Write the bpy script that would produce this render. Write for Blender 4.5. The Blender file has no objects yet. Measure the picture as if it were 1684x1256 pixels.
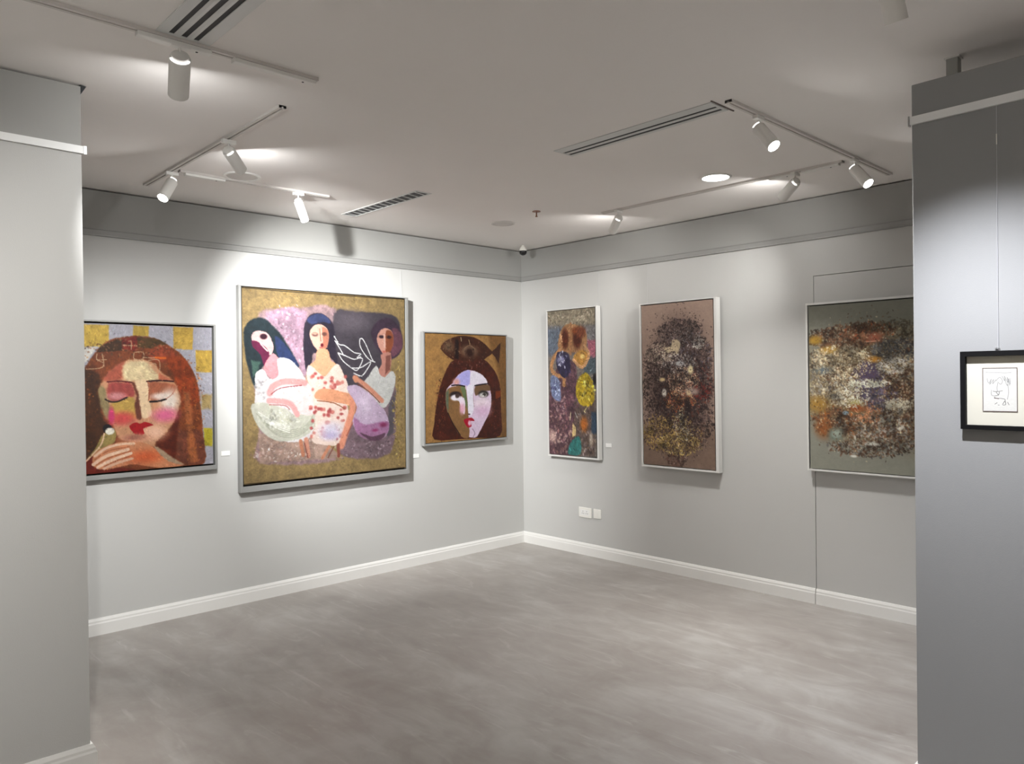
import bpy, bmesh, math, random
import numpy as np
from mathutils import Matrix, Vector

# ------------------------------------------------------------------ camera, world, exposure
scene = bpy.context.scene
C = scene.collection
H = 2.743                       # ceiling height
CAM = Vector((-5.0054, -5.1597, 1.55))
YAW, PITCH, ROLL = 0.8142, -0.0055, -0.0120
F = Vector((math.cos(YAW)*math.cos(PITCH), math.sin(YAW)*math.cos(PITCH), math.sin(PITCH)))
R0 = Vector((math.sin(YAW), -math.cos(YAW), 0))
U0 = R0.cross(F)
R1 = R0*math.cos(ROLL) + U0*math.sin(ROLL)
U1 = -R0*math.sin(ROLL) + U0*math.cos(ROLL)
cd = bpy.data.cameras.new('camera'); cam = bpy.data.objects.new('camera', cd); C.objects.link(cam)
cd.sensor_width = 36; cd.lens = 1251.82/1684*36; cd.clip_start = .05
cam.matrix_world = Matrix(((R1.x, U1.x, -F.x, CAM.x), (R1.y, U1.y, -F.y, CAM.y), (R1.z, U1.z, -F.z, CAM.z), (0, 0, 0, 1)))
scene.camera = cam
w = bpy.data.worlds.new('world'); scene.world = w; w.use_nodes = True
w.node_tree.nodes['Background'].inputs[0].default_value = (.5, .5, .5, 1)
w.node_tree.nodes['Background'].inputs[1].default_value = .05
vs = scene.view_settings
vs.view_transform = 'Standard'; vs.look = 'None'; vs.gamma = 1; vs.use_curve_mapping = False
vs.exposure = 1.08
scene.cycles.max_bounces = 10; scene.cycles.diffuse_bounces = 7; scene.cycles.glossy_bounces = 4
scene.cycles.sample_clamp_indirect = 6

# lamp strengths
WASH = 1.15       # wide spill of a track head (W)
BEAM = 60.0       # its beam (W)
DOWN = 60.0       # recessed downlight (W)
NEUT = (1.0, .98, .95)
WHITE = (.985, .985, .98)
COOL = (.93, .94, 1.0)

# ------------------------------------------------------------------ materials
def srgb(c):
    return tuple(((v/255)/12.92 if v/255 <= .04045 else ((v/255+.055)/1.055)**2.4) for v in c)
def mat(name, col, rough=.5, metal=0, emit=None, es=0, bump=0, bscale=200, var=0, vscale=3, spec=.5):
    m = bpy.data.materials.new(name); m.use_nodes = True; nt = m.node_tree; b = nt.nodes['Principled BSDF']
    b.inputs['Base Color'].default_value = (*col, 1); b.inputs['Roughness'].default_value = rough
    b.inputs['Metallic'].default_value = metal; b.inputs['Specular IOR Level'].default_value = spec
    if emit: b.inputs['Emission Color'].default_value = (*emit, 1); b.inputs['Emission Strength'].default_value = es
    tc = nt.nodes.new('ShaderNodeTexCoord')
    n = nt.nodes.new('ShaderNodeTexNoise'); n.inputs['Scale'].default_value = vscale; n.inputs['Detail'].default_value = 5
    nt.links.new(tc.outputs['Object'], n.inputs['Vector'])
    r = nt.nodes.new('ShaderNodeMix'); r.data_type = 'RGBA'
    r.inputs[6].default_value = (*[c*(1-var) for c in col], 1); r.inputs[7].default_value = (*[min(1, c*(1+var)) for c in col], 1)
    nt.links.new(n.outputs['Fac'], r.inputs[0]); nt.links.new(r.outputs[2], b.inputs['Base Color'])
    if bump:
        n2 = nt.nodes.new('ShaderNodeTexNoise'); n2.inputs['Scale'].default_value = bscale; n2.inputs['Detail'].default_value = 3
        nt.links.new(tc.outputs['Object'], n2.inputs['Vector'])
        bp = nt.nodes.new('ShaderNodeBump'); bp.inputs['Strength'].default_value = bump; bp.inputs['Distance'].default_value = .002
        nt.links.new(n2.outputs['Fac'], bp.inputs['Height']); nt.links.new(bp.outputs['Normal'], b.inputs['Normal'])
    return m
M = {}
M['wall'] = mat('grey_wall_paint', (.52, .52, .505), .75, var=.015, bump=.15, bscale=260, spec=.25)
def frieze(m, z, k):                    # the band above the picture rail is painted a darker grey
    nt = m.node_tree; N = nt.nodes; L = nt.links; b = N['Principled BSDF']; src = b.inputs['Base Color'].links[0].from_socket
    g = N.new('ShaderNodeNewGeometry'); s = N.new('ShaderNodeSeparateXYZ'); L.new(g.outputs['Position'], s.inputs[0])
    c = N.new('ShaderNodeMath'); c.operation = 'GREATER_THAN'; c.inputs[1].default_value = z; L.new(s.outputs[2], c.inputs[0])
    x = N.new('ShaderNodeMix'); x.data_type = 'RGBA'; x.blend_type = 'MULTIPLY'; L.new(c.outputs[0], x.inputs[0]); L.new(src, x.inputs[6]); x.inputs[7].default_value = (k, k, k*.985, 1)
    L.new(x.outputs[2], b.inputs['Base Color'])
frieze(M['wall'], 2.475, .68)
M['partition'] = mat('shaded_grey_wall_paint', (.30, .305, .305), .75, var=.015, bump=.15, bscale=260, spec=.25)  # same wall grey, with the near right wall's shade put into the colour
M['ceiling'] = mat('warm_white_ceiling_paint', (.84, .81, .785), .9, var=.02, bump=.05, spec=.1)
M['trim'] = mat('white_trim_paint', (.76, .755, .73), .45, var=.01)
M['rail'] = mat('grey_rail_paint', (.30, .30, .288), .5, var=.01)
M['alu'] = mat('white_coated_rail', (.84, .85, .84), .4, var=.01)
M['white'] = mat('white_lamp_coating', (.78, .77, .74), .4, var=.01)
M['track'] = mat('white_track_coating', (.62, .59, .56), .5, var=.02)
M['plastic'] = mat('white_plastic', (.80, .79, .74), .35, var=.01)
M['paper'] = mat('label_paper', (.80, .80, .78), .7, var=.01)
M['sheet'] = mat('drawing_paper', (.68, .68, .665), .8, var=.01)
M['dark'] = mat('dark_slot', (.02, .022, .025), .6)
M['grille'] = mat('grey_grille_metal', (.62, .63, .62), .45, var=.03)
M['black'] = mat('black_gloss_plastic', (.008, .008, .009), .15)
M['blackframe'] = mat('black_lacquered_wood', (.003, .003, .0035), .7, spec=.15)
M['silver'] = mat('brushed_silver_frame', (.30, .30, .29), .45, metal=.25, var=.05, vscale=20)
M['silver_side'] = mat('pale_silver_frame', (.60, .60, .57), .45, metal=.1, var=.04, vscale=20)
M['whiteframe'] = mat('white_wood_frame', (.66, .655, .63), .5, var=.02)
M['greyframe'] = mat('grey_wood_frame', (.46, .46, .44), .5, var=.02)
M['mount'] = mat('cream_mount_board', (.60, .585, .50), .8, var=.01)
M['line'] = mat('brown_fillet', (.12, .09, .08), .6)
M['canvas'] = mat('raw_canvas_edge', (.03, .026, .022), .9, var=.2, vscale=40)
M['brass'] = mat('brass_sprinkler', (.22, .09, .05), .35, metal=.7)
M['wire'] = mat('nylon_wire', (.60, .61, .66), .3)
M['steel'] = mat('steel_clip', (.45, .45, .45), .3, metal=.8)
M['post'] = mat('grey_post_paint', (.36, .365, .345), .6, var=.02)
M['lens'] = mat('lit_lens', (.9, .9, .9), .3, emit=(1, .98, .94), es=9)
M['lensdown'] = mat('lit_diffuser', (.9, .9, .9), .3, emit=(1, .97, .92), es=6)
M['leak'] = mat('lit_vent_slot', (.9, .9, .9), .4, emit=(1, .98, .94), es=1.1)
M['offlens'] = mat('unlit_diffuser', (.55, .52, .49), .5)

def floor_mat():
    m = bpy.data.materials.new('trowelled_grey_microcement'); m.use_nodes = True; nt = m.node_tree; N = nt.nodes; L = nt.links
    b = N['Principled BSDF']; tc = N.new('ShaderNodeTexCoord')
    def noise(vec, s, d, dist, rough=.6):
        n = N.new('ShaderNodeTexNoise'); n.inputs['Scale'].default_value = s; n.inputs['Detail'].default_value = d
        n.inputs['Distortion'].default_value = dist; n.inputs['Roughness'].default_value = rough; L.new(vec, n.inputs['Vector']); return n.outputs['Fac']
    def mp(rot, sc, off=(0, 0, 0)):
        k = N.new('ShaderNodeMapping'); k.inputs['Rotation'].default_value = (0, 0, rot); k.inputs['Scale'].default_value = sc; k.inputs['Location'].default_value = off
        L.new(tc.outputs['Object'], k.inputs['Vector']); return k.outputs[0]
    def math_(op, a, b_=None, v=None):
        k = N.new('ShaderNodeMath'); k.operation = op; L.new(a, k.inputs[0])
        if b_ is not None: L.new(b_, k.inputs[1])
        if v is not None: k.inputs[1].default_value = v
        return k.outputs[0]
    # clouds, long trowel sweeps in two directions, thin bright scuffs
    clouds = noise(mp(0, (1, 1, 1)), .95, 4, .8)
    sw1 = noise(mp(-.75, (1.7, .5, 1), (3, 1, 0)), 1.5, 6, 1.7, .58)
    sw2 = noise(mp(.55, (2.0, .5, 1), (7, 4, 0)), 1.7, 5, 2.2, .56)
    scuff = noise(mp(-.95, (5, .9, 1), (1, 9, 0)), 1.6, 3, 2.4, .55)
    sel = noise(mp(0, (1, 1, 1), (5, 5, 0)), .8, 2, .3)
    mx = N.new('ShaderNodeMix'); L.new(sel, mx.inputs[0]); L.new(sw1, mx.inputs[2]); L.new(sw2, mx.inputs[3])
    blot = noise(mp(.3, (1, .7, 1), (2, 2, 0)), 4.5, 4, 1.2)
    a = math_('MULTIPLY', mx.outputs[0], v=.46); c = math_('MULTIPLY', clouds, v=.28); b2 = math_('MULTIPLY', blot, v=.26); s = math_('ADD', math_('ADD', a, c), b2)
    ramp = N.new('ShaderNodeValToRGB'); e = ramp.color_ramp.elements
    e[0].position = .37; e[0].color = (*FLOOR_A, 1); e[1].position = .61; e[1].color = (*FLOOR_C, 1)
    k = e.new(.5); k.color = (*FLOOR_B, 1); L.new(s, ramp.inputs[0])
    r2 = N.new('ShaderNodeMapRange'); r2.inputs[1].default_value = .60; r2.inputs[2].default_value = .76; r2.inputs[3].default_value = 0; r2.inputs[4].default_value = .34; L.new(scuff, r2.inputs[0])
    mc = N.new('ShaderNodeMix'); mc.data_type = 'RGBA'; L.new(r2.outputs[0], mc.inputs[0]); L.new(ramp.outputs[0], mc.inputs[6]); mc.inputs[7].default_value = (.56, .55, .535, 1)
    L.new(mc.outputs[2], b.inputs['Base Color'])
    rr = N.new('ShaderNodeMapRange'); rr.inputs[1].default_value = .3; rr.inputs[2].default_value = .7; rr.inputs[3].default_value = .30; rr.inputs[4].default_value = .46; L.new(s, rr.inputs[0]); L.new(rr.outputs[0], b.inputs['Roughness'])
    bp = N.new('ShaderNodeBump'); bp.inputs['Strength'].default_value = .12; bp.inputs['Distance'].default_value = .004; L.new(s, bp.inputs['Height']); L.new(bp.outputs[0], b.inputs['Normal'])
    return m
FLOOR_A, FLOOR_B, FLOOR_C = (.245, .218, .198), (.32, .297, .275), (.405, .392, .372)
M['floor'] = floor_mat()

def paint_mat():
    m = bpy.data.materials.new('oil_paint'); m.use_nodes = True; nt = m.node_tree; b = nt.nodes['Principled BSDF']
    a = nt.nodes.new('ShaderNodeVertexColor'); a.layer_name = 'pigment'
    nt.links.new(a.outputs[0], b.inputs['Base Color']); b.inputs['Roughness'].default_value = .55; b.inputs['Specular IOR Level'].default_value = .3
    tc = nt.nodes.new('ShaderNodeTexCoord'); n = nt.nodes.new('ShaderNodeTexNoise'); n.inputs['Scale'].default_value = 90; n.inputs['Detail'].default_value = 4
    nt.links.new(tc.outputs['Object'], n.inputs['Vector'])
    bp = nt.nodes.new('ShaderNodeBump'); bp.inputs['Strength'].default_value = .25; bp.inputs['Distance'].default_value = .003
    nt.links.new(n.outputs['Fac'], bp.inputs['Height']); nt.links.new(bp.outputs[0], b.inputs['Normal'])
    return m
M['paint'] = paint_mat()

# ------------------------------------------------------------------ helpers
def link(name, me, m, parent=None, smooth=False, loc=None, rot=None):
    o = bpy.data.objects.new(name, me); C.objects.link(o)
    if m: me.materials.append(M[m])
    if parent: o.parent = parent
    if loc: o.location = loc
    if rot: o.rotation_euler = rot
    if smooth:
        for p in me.polygons: p.use_smooth = True
        es = o.modifiers.new('edge', 'EDGE_SPLIT'); es.split_angle = math.radians(35)
    return o
class B:
    def __init__(s): s.bm = bmesh.new()
    def box(s, x0, y0, z0, x1, y1, z1):
        v = [s.bm.verts.new(p) for p in ((x0,y0,z0),(x1,y0,z0),(x1,y1,z0),(x0,y1,z0),(x0,y0,z1),(x1,y0,z1),(x1,y1,z1),(x0,y1,z1))]
        for f in ((3,2,1,0),(4,5,6,7),(0,1,5,4),(1,2,6,5),(2,3,7,6),(3,0,4,7)): s.bm.faces.new([v[i] for i in f])
        return s
    def prism(s, prof, axis, a, b):          # profile (u, v): axis 'x' -> (y, z); axis 'y' -> (x, z); axis 'z' -> (x, y)
        def P(t, u, v): return {'x': (t, u, v), 'y': (u, t, v), 'z': (u, v, t)}[axis]
        A = [s.bm.verts.new(P(a, *q)) for q in prof]; D = [s.bm.verts.new(P(b, *q)) for q in prof]; n = len(prof)
        s.bm.faces.new(A); s.bm.faces.new(D[::-1])
        for i in range(n): s.bm.faces.new([A[i], D[i], D[(i+1) % n], A[(i+1) % n]][::-1])
        return s
    def lathe(s, prof, n=32, mtx=None):      # profile (r, z) revolved about z, open ends capped when r > 0
        rings = []
        for r, z in prof:
            if r < 1e-6: rings.append([s.bm.verts.new((0, 0, z))])
            else: rings.append([s.bm.verts.new((r*math.cos(2*math.pi*i/n), r*math.sin(2*math.pi*i/n), z)) for i in range(n)])
        for a, b in zip(rings, rings[1:]):
            for i in range(n):
                j = (i+1) % n
                if len(a) == 1 and len(b) == 1: continue
                if len(a) == 1: s.bm.faces.new([a[0], b[i], b[j]])
                elif len(b) == 1: s.bm.faces.new([a[i], b[0], a[j]])
                else: s.bm.faces.new([a[i], b[i], b[j], a[j]])
        if mtx is not None:
            bmesh.ops.transform(s.bm, matrix=mtx, verts=[v for r in rings for v in r])
        return s
    def tube(s, pts, r, n=8):
        pts = [Vector(p) for p in pts]; rings = []
        for k, p in enumerate(pts):
            d = (pts[min(k+1, len(pts)-1)] - pts[max(k-1, 0)]).normalized()
            q = d.to_track_quat('Z', 'Y')
            rings.append([s.bm.verts.new(p + q @ Vector((r*math.cos(2*math.pi*i/n), r*math.sin(2*math.pi*i/n), 0))) for i in range(n)])
        for a, b in zip(rings, rings[1:]):
            for i in range(n): s.bm.faces.new([a[i], a[(i+1) % n], b[(i+1) % n], b[i]])
        s.bm.faces.new(rings[0][::-1]); s.bm.faces.new(rings[-1])
        return s
    def build(s, name, m, parent=None, smooth=False, bevel=0, **k):
        bmesh.ops.recalc_face_normals(s.bm, faces=s.bm.faces)
        me = bpy.data.meshes.new(name); s.bm.to_mesh(me); s.bm.free()
        o = link(name, me, m, parent, smooth, **k)
        if bevel:
            b = o.modifiers.new('bevel', 'BEVEL'); b.width = bevel; b.segments = 2; b.limit_method = 'ANGLE'
        return o
def tag(o, label=None, cat=None, group=None, kind=None):
    if label: o['label'] = label
    if cat: o['category'] = cat
    if group: o['group'] = group
    if kind: o['kind'] = kind
    return o
def thing(name, loc, label, cat, group=None, rot=(0, 0, 0)):
    o = bpy.data.objects.new(name, None); o.empty_display_size = .1; C.objects.link(o); o.location = loc; o.rotation_euler = rot
    return tag(o, label, cat, group)
def struct(o): o['kind'] = 'structure'; return o

# pigment outlines of the artworks: metres from each canvas's top left corner
ART = {
 'lady_bird': ((176, 174, 184), (0.93, 0.914), 0.08, [
  ('P',(196,164,72),[(0.132,0.007),(0.296,0.007),(0.294,0.139),(0.13,0.144)],0.0045,0.25),
  ('P',(196,164,72),[(0.438,0.003),(0.529,0.004),(0.528,0.072),(0.434,0.073)],0.0045,0.2),
  ('P',(194,160,74),[(0.681,0.003),(0.807,0.003),(0.802,0.151),(0.679,0.146)],0.0045,0.25),
  ('P',(192,158,70),[(0.822,0.153),(0.931,0.154),(0.929,0.301),(0.822,0.297)],0.0045,0.22),
  ('P',(176,152,100),[(0.853,0.448),(0.927,0.45),(0.925,0.547),(0.856,0.545)],0.0126,0.2),
  ('P',(186,172,50),[(0.867,0.671),(0.929,0.677),(0.926,0.797),(0.872,0.79)],0.0054,0.2),
  ('P',(226,222,214),[(0.13,0.153),(0.229,0.141),(0.192,0.203),(0.128,0.274)],0.009,0.1),
  ('P',(190,170,200),[(0.45,0.072),(0.528,0.072),(0.528,0.089),(0.45,0.091)],0.0036,0.1),
  ('P',(122,62,32),[(0.112,0.291),(0.159,0.269),(0.216,0.176),(0.29,0.106),(0.382,0.076),(0.484,0.07),(0.563,0.08),(0.634,0.116),(0.725,0.179),(0.789,0.264),(0.826,0.351),(0.845,0.486),(0.858,0.622),(0.868,0.759),(0.871,0.904),(0.733,0.917),(0.104,0.909)],0.0054,0.35),
  ('P',(70,38,16),[(0.112,0.291),(0.167,0.282),(0.239,0.309),(0.253,0.416),(0.244,0.54),(0.291,0.649),(0.241,0.718),(0.16,0.835),(0.105,0.848)],0.0108,0.4),
  ('P',(66,42,24),[(0.228,0.176),(0.265,0.131),(0.365,0.093),(0.389,0.156),(0.289,0.171)],0.0054,0.4),
  ('P',(84,60,30),[(0.45,0.081),(0.563,0.083),(0.634,0.119),(0.527,0.146),(0.449,0.136)],0.0072,0.4),
  ('P',(134,40,30),[(0.369,0.084),(0.458,0.078),(0.457,0.164),(0.372,0.156)],0.0072,0.4),
  ('P',(150,66,40),[(0.598,0.124),(0.688,0.17),(0.705,0.236),(0.561,0.227),(0.526,0.181)],0.0126,0.35),
  ('P',(150,62,26),[(0.633,0.198),(0.761,0.226),(0.825,0.389),(0.843,0.486),(0.738,0.54),(0.703,0.406),(0.668,0.302)],0.0126,0.35),
  ('P',(116,62,44),[(0.681,0.642),(0.736,0.683),(0.849,0.69),(0.866,0.894),(0.742,0.903),(0.67,0.821)],0.0126,0.3),
  ('P',(168,96,56),[(0.74,0.426),(0.777,0.427),(0.827,0.891),(0.771,0.896)],0.0126,0.35),
  ('P',(96,34,16),[(0.567,0.739),(0.644,0.673),(0.715,0.54),(0.699,0.7),(0.678,0.869),(0.606,0.816)],0.009,0.25),
  ('D',500,(0.0045,0.0126),0.5,[(0.423,0.146,0.212,0.045,3,[(70,40,24),(150,80,50),(190,140,100),(60,50,40)]),(0.794,0.562,0.066,0.292,3,[(150,80,30),(90,40,20),(190,110,50)]),(0.179,0.537,0.039,0.289,2,[(150,90,30),(60,30,14),(120,60,24)])]),
  ('P',(206,150,112),[(0.239,0.38),(0.267,0.336),(0.312,0.283),(0.363,0.242),(0.439,0.214),(0.543,0.232),(0.596,0.292),(0.676,0.354),(0.707,0.425),(0.715,0.502),(0.682,0.614),(0.626,0.686),(0.563,0.743),(0.553,0.775),(0.483,0.756),(0.398,0.732),(0.34,0.697),(0.316,0.633),(0.292,0.569),(0.256,0.509),(0.237,0.433)],0.0072,0.12),
  ('P',(166,84,64),[(0.258,0.345),(0.312,0.274),(0.38,0.233),(0.375,0.301),(0.361,0.346),(0.295,0.352)],0.0126,0.25),
  ('P',(222,200,156),[(0.379,0.255),(0.439,0.223),(0.525,0.241),(0.56,0.292),(0.595,0.339),(0.524,0.357),(0.446,0.356),(0.378,0.337)],0.0126,0.18),
  ('P',(196,110,80),[(0.587,0.302),(0.676,0.354),(0.631,0.354),(0.586,0.348)],0.009,0.15),
  ('P',(150,132,92),[(0.231,0.415),(0.258,0.38),(0.285,0.47),(0.302,0.542),(0.283,0.595),(0.252,0.531)],0.0081,0.15),
  ('P',(164,72,66),[(0.287,0.367),(0.361,0.362),(0.424,0.372),(0.436,0.447),(0.36,0.477),(0.293,0.466)],0.009,0.15),
  ('E',(212,140,140),0.335,0.446,0.0493,0.0234,0.6),
  ('P',(170,96,66),[(0.524,0.368),(0.613,0.364),(0.685,0.382),(0.675,0.434),(0.629,0.466),(0.54,0.479)],0.009,0.15),
  ('E',(238,214,200),0.593,0.453,0.0525,0.0209,0.7),
  ('P',(196,160,80),[(0.3,0.493),(0.36,0.472),(0.429,0.456),(0.445,0.53),(0.444,0.589),(0.366,0.586),(0.305,0.542)],0.009,0.15),
  ('E',(208,78,76),0.366,0.586,0.0726,0.0389,0.7),
  ('E',(206,60,110),0.304,0.565,0.0165,0.0495,0.6),
  ('P',(108,56,40),[(0.424,0.365),(0.454,0.379),(0.472,0.476),(0.479,0.586),(0.451,0.592),(0.439,0.511),(0.45,0.447)],0.0054,0.15),
  ('P',(240,208,168),[(0.442,0.354),(0.52,0.355),(0.524,0.477),(0.543,0.552),(0.521,0.583),(0.484,0.584),(0.47,0.494),(0.46,0.42)],0.0063,0.06),
  ('E',(242,226,212),0.652,0.481,0.0537,0.0665,0.7),
  ('E',(228,110,150),0.623,0.576,0.0702,0.0407,0.8),
  ('E',(240,190,160),0.555,0.682,0.07,0.0462,0.8),
  ('P',(170,14,24),[(0.406,0.635),(0.442,0.614),(0.47,0.624),(0.498,0.613),(0.548,0.634),(0.507,0.648),(0.489,0.66),(0.493,0.69),(0.45,0.693),(0.423,0.67)],0.0018,0.08),
  ('E',(216,150,120),0.441,0.712,0.0765,0.0231,0.8),
  ('E',(170,110,90),0.432,0.707,0.0525,0.0162,0.8),
  ('L',(90,22,28),0.0079,[(0.283,0.357),(0.353,0.353),(0.424,0.362)]),
  ('L',(50,12,18),0.0102,[(0.513,0.356),(0.595,0.352),(0.676,0.359)]),
  ('L',(30,16,16),0.0095,[(0.271,0.464),(0.303,0.48),(0.343,0.479),(0.393,0.455)]),
  ('L',(24,16,18),0.012,[(0.531,0.486),(0.575,0.485),(0.629,0.473)]),
  ('L',(150,70,50),0.0054,[(0.519,0.357),(0.526,0.422),(0.522,0.477)]),
  ('L',(190,120,100),0.0046,[(0.629,0.471),(0.666,0.443),(0.703,0.387)]),
  ('P',(108,28,14),[(0.105,0.848),(0.16,0.826),(0.216,0.791),(0.247,0.887),(0.354,0.892),(0.43,0.913),(0.104,0.926)],0.0072,0.3),
  ('P',(150,130,74),[(0.32,0.655),(0.328,0.696),(0.308,0.742),(0.232,0.783),(0.164,0.827),(0.208,0.768),(0.241,0.7),(0.262,0.674)],0.0036,0.2),
  ('E',(18,14,20),0.28,0.644,0.0264,0.027,0.15),
  ('E',(236,230,214),0.294,0.661,0.0256,0.0216,0.2),
  ('P',(206,136,96),[(0.2,0.803),(0.249,0.762),(0.323,0.736),(0.415,0.732),(0.484,0.744),(0.553,0.78),(0.642,0.847),(0.738,0.905),(0.623,0.916),(0.499,0.893),(0.413,0.876),(0.271,0.896),(0.215,0.88),(0.195,0.856)],0.0045,0.12),
  ('E',(214,100,56),0.5,0.836,0.0963,0.0405,0.9),
  ('P',(176,148,120),[(0.553,0.78),(0.589,0.787),(0.66,0.849),(0.738,0.905),(0.642,0.876)],0.0054,0.12),
  ('L',(236,196,166),0.0193,[(0.208,0.808),(0.273,0.764),(0.356,0.745),(0.432,0.746)]),
  ('L',(238,198,168),0.019,[(0.199,0.858),(0.272,0.813),(0.397,0.781)]),
  ('L',(238,200,172),0.0173,[(0.223,0.878),(0.296,0.842),(0.414,0.806)]),
  ('L',(226,180,150),0.0155,[(0.259,0.888),(0.338,0.859),(0.422,0.839)]),
  ('L',(150,80,50),0.0043,[(0.207,0.83),(0.281,0.783),(0.406,0.763)]),
  ('L',(150,76,46),0.0042,[(0.215,0.863),(0.289,0.824),(0.41,0.792)]),
  ('L',(150,76,46),0.0043,[(0.257,0.879),(0.329,0.845),(0.414,0.823)]),
  ('L',(236,196,160),0.0077,[(0.16,0.835),(0.241,0.744),(0.262,0.674)]),
  ('L',(196,160,126),0.0042,[(0.228,0.185),(0.228,0.22),(0.28,0.22)]),
  ('L',(196,160,126),0.0043,[(0.256,0.185),(0.259,0.265),(0.167,0.278)]),
  ('L',(196,160,126),0.0043,[(0.224,0.22),(0.26,0.238)]),
  ('L',(196,160,126),0.0044,[(0.44,0.173),(0.492,0.172),(0.491,0.214),(0.439,0.214),(0.44,0.173)]),
  ('L',(196,160,126),0.0046,[(0.491,0.205),(0.588,0.208)]),
  ('L',(196,160,126),0.0045,[(0.526,0.223),(0.588,0.222),(0.587,0.302),(0.534,0.292),(0.526,0.223)]),
  ('L',(196,160,126),0.0045,[(0.543,0.246),(0.569,0.246),(0.569,0.283)]),
  ('L',(196,160,126),0.0044,[(0.407,0.105),(0.424,0.105),(0.423,0.155)]),
  ('L',(196,160,126),0.0045,[(0.373,0.129),(0.458,0.132)]),
  ('L',(214,100,30),0.013,[(0.57,0.204),(0.628,0.208)]),
  ('B',6200,(0.005,0.02),0.22,0.55),
 ]),
 'three_women': ((158, 134, 90), (1.362, 1.37), 0.22, [
  ('P',(160,132,134),[(0.121,0.175),(0.329,0.139),(0.734,0.11),(0.712,0.514),(0.482,0.624),(0.387,1.078),(0.748,1.255),(0.119,1.229),(0.115,1.009),(0.075,0.544)],0.0126,0.3),
  ('P',(172,140,158),[(0.168,0.173),(0.489,0.144),(0.482,0.604),(0.41,0.516),(0.284,0.319)],0.0108,0.28),
  ('P',(70,64,72),[(0.717,0.146),(0.894,0.127),(1.233,0.131),(1.32,0.243),(1.227,0.497),(0.884,0.741),(0.727,0.542)],0.0108,0.15),
  ('E',(96,88,96),0.876,0.202,0.1463,0.0713,0.9),
  ('P',(176,148,134),[(0.108,1.021),(0.535,1.046),(0.78,1.243),(0.119,1.229)],0.009,0.25),
  ('P',(126,104,112),[(0.783,1.019),(1.224,0.748),(1.257,0.63),(1.266,0.838),(1.216,1.242),(0.78,1.229)],0.0126,0.25),
  ('P',(90,84,90),[(1.205,0.836),(1.268,0.749),(1.245,1.074),(1.183,1.129)],0.0108,0.1),
  ('D',700,(0.0054,0.0162),0.55,[(0.341,0.344,0.128,0.172,3,[(226,206,220),(170,130,150),(200,176,200),(150,110,120)]),(0.314,1.153,0.2,0.066,3,[(210,190,180),(150,120,110)]),(0.977,1.187,0.218,0.057,2,[(160,140,150),(100,80,90),(200,180,190)]),(0.627,0.006,0.61,0.035,1,[(190,160,90),(130,100,50)]),(1.292,0.928,0.04,0.354,3,[(216,190,110),(120,95,40),(180,150,70)])]),
  ('P',(30,44,50),[(0.009,0.315),(0.033,0.256),(0.08,0.216),(0.147,0.206),(0.222,0.255),(0.284,0.319),(0.347,0.41),(0.424,0.543),(0.366,0.543),(0.24,0.478),(0.142,0.563),(0.086,0.685),(0.041,0.569),(0.017,0.442)],0.0072,0.3),
  ('P',(42,56,96),[(0.242,0.333),(0.326,0.397),(0.424,0.543),(0.324,0.503),(0.261,0.477)],0.0072,0.2),
  ('P',(70,100,90),[(0.062,0.505),(0.129,0.518),(0.108,0.595),(0.074,0.621)],0.0081,0.2),
  ('P',(224,182,178),[(0.067,0.332),(0.099,0.301),(0.173,0.307),(0.216,0.36),(0.229,0.425),(0.198,0.474),(0.144,0.44),(0.077,0.377)],0.0036,0.08),
  ('P',(100,26,62),[(0.068,0.367),(0.124,0.382),(0.174,0.42),(0.198,0.472),(0.163,0.559),(0.13,0.466),(0.077,0.415)],0.0036,0.15),
  ('E',(52,18,34),0.155,0.338,0.027,0.0195,0.3),
  ('L',(240,206,200),0.0093,[(0.111,0.344),(0.138,0.395),(0.182,0.439)]),
  ('P',(222,150,156),[(0.177,0.504),(0.229,0.454),(0.27,0.51),(0.269,0.602),(0.226,0.638),(0.176,0.602),(0.153,0.563)],0.0045,0.1),
  ('P',(230,224,224),[(0.092,0.605),(0.149,0.567),(0.196,0.637),(0.266,0.612),(0.256,0.499),(0.338,0.49),(0.424,0.563),(0.482,0.651),(0.533,0.733),(0.552,0.952),(0.49,1.084),(0.315,1.089),(0.176,1.025),(0.083,0.904),(0.09,0.737)],0.0045,0.07),
  ('P',(206,206,190),[(0.055,0.838),(0.085,0.801),(0.18,0.81),(0.319,0.855),(0.412,0.908),(0.539,0.815),(0.555,0.966),(0.461,1.062),(0.273,1.086),(0.156,1.024),(0.089,0.936)],0.0054,0.1),
  ('P',(238,216,214),[(0.278,0.741),(0.466,0.678),(0.54,0.747),(0.538,0.897),(0.419,0.892),(0.319,0.808)],0.0072,0.08),
  ('L',(180,182,164),0.0069,[(0.097,0.879),(0.191,0.961),(0.317,1.007),(0.462,0.988),(0.534,0.91)]),
  ('L',(180,182,164),0.0069,[(0.113,0.9),(0.205,0.98),(0.328,1.021),(0.462,0.999),(0.534,0.924)]),
  ('L',(180,182,164),0.0069,[(0.129,0.921),(0.218,0.999),(0.339,1.035),(0.461,1.01),(0.534,0.937)]),
  ('L',(180,182,164),0.0069,[(0.145,0.943),(0.232,1.018),(0.35,1.049),(0.461,1.02),(0.534,0.951)]),
  ('L',(180,182,164),0.0069,[(0.161,0.964),(0.246,1.037),(0.362,1.063),(0.461,1.031),(0.534,0.965)]),
  ('L',(236,236,224),0.008,[(0.111,0.869),(0.219,0.936),(0.345,0.985)]),
  ('L',(236,236,224),0.0081,[(0.129,0.893),(0.233,0.955),(0.345,0.998)]),
  ('L',(236,236,224),0.0081,[(0.148,0.917),(0.247,0.974),(0.345,1.011)]),
  ('L',(236,236,224),0.0082,[(0.167,0.941),(0.26,0.993),(0.345,1.025)]),
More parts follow.
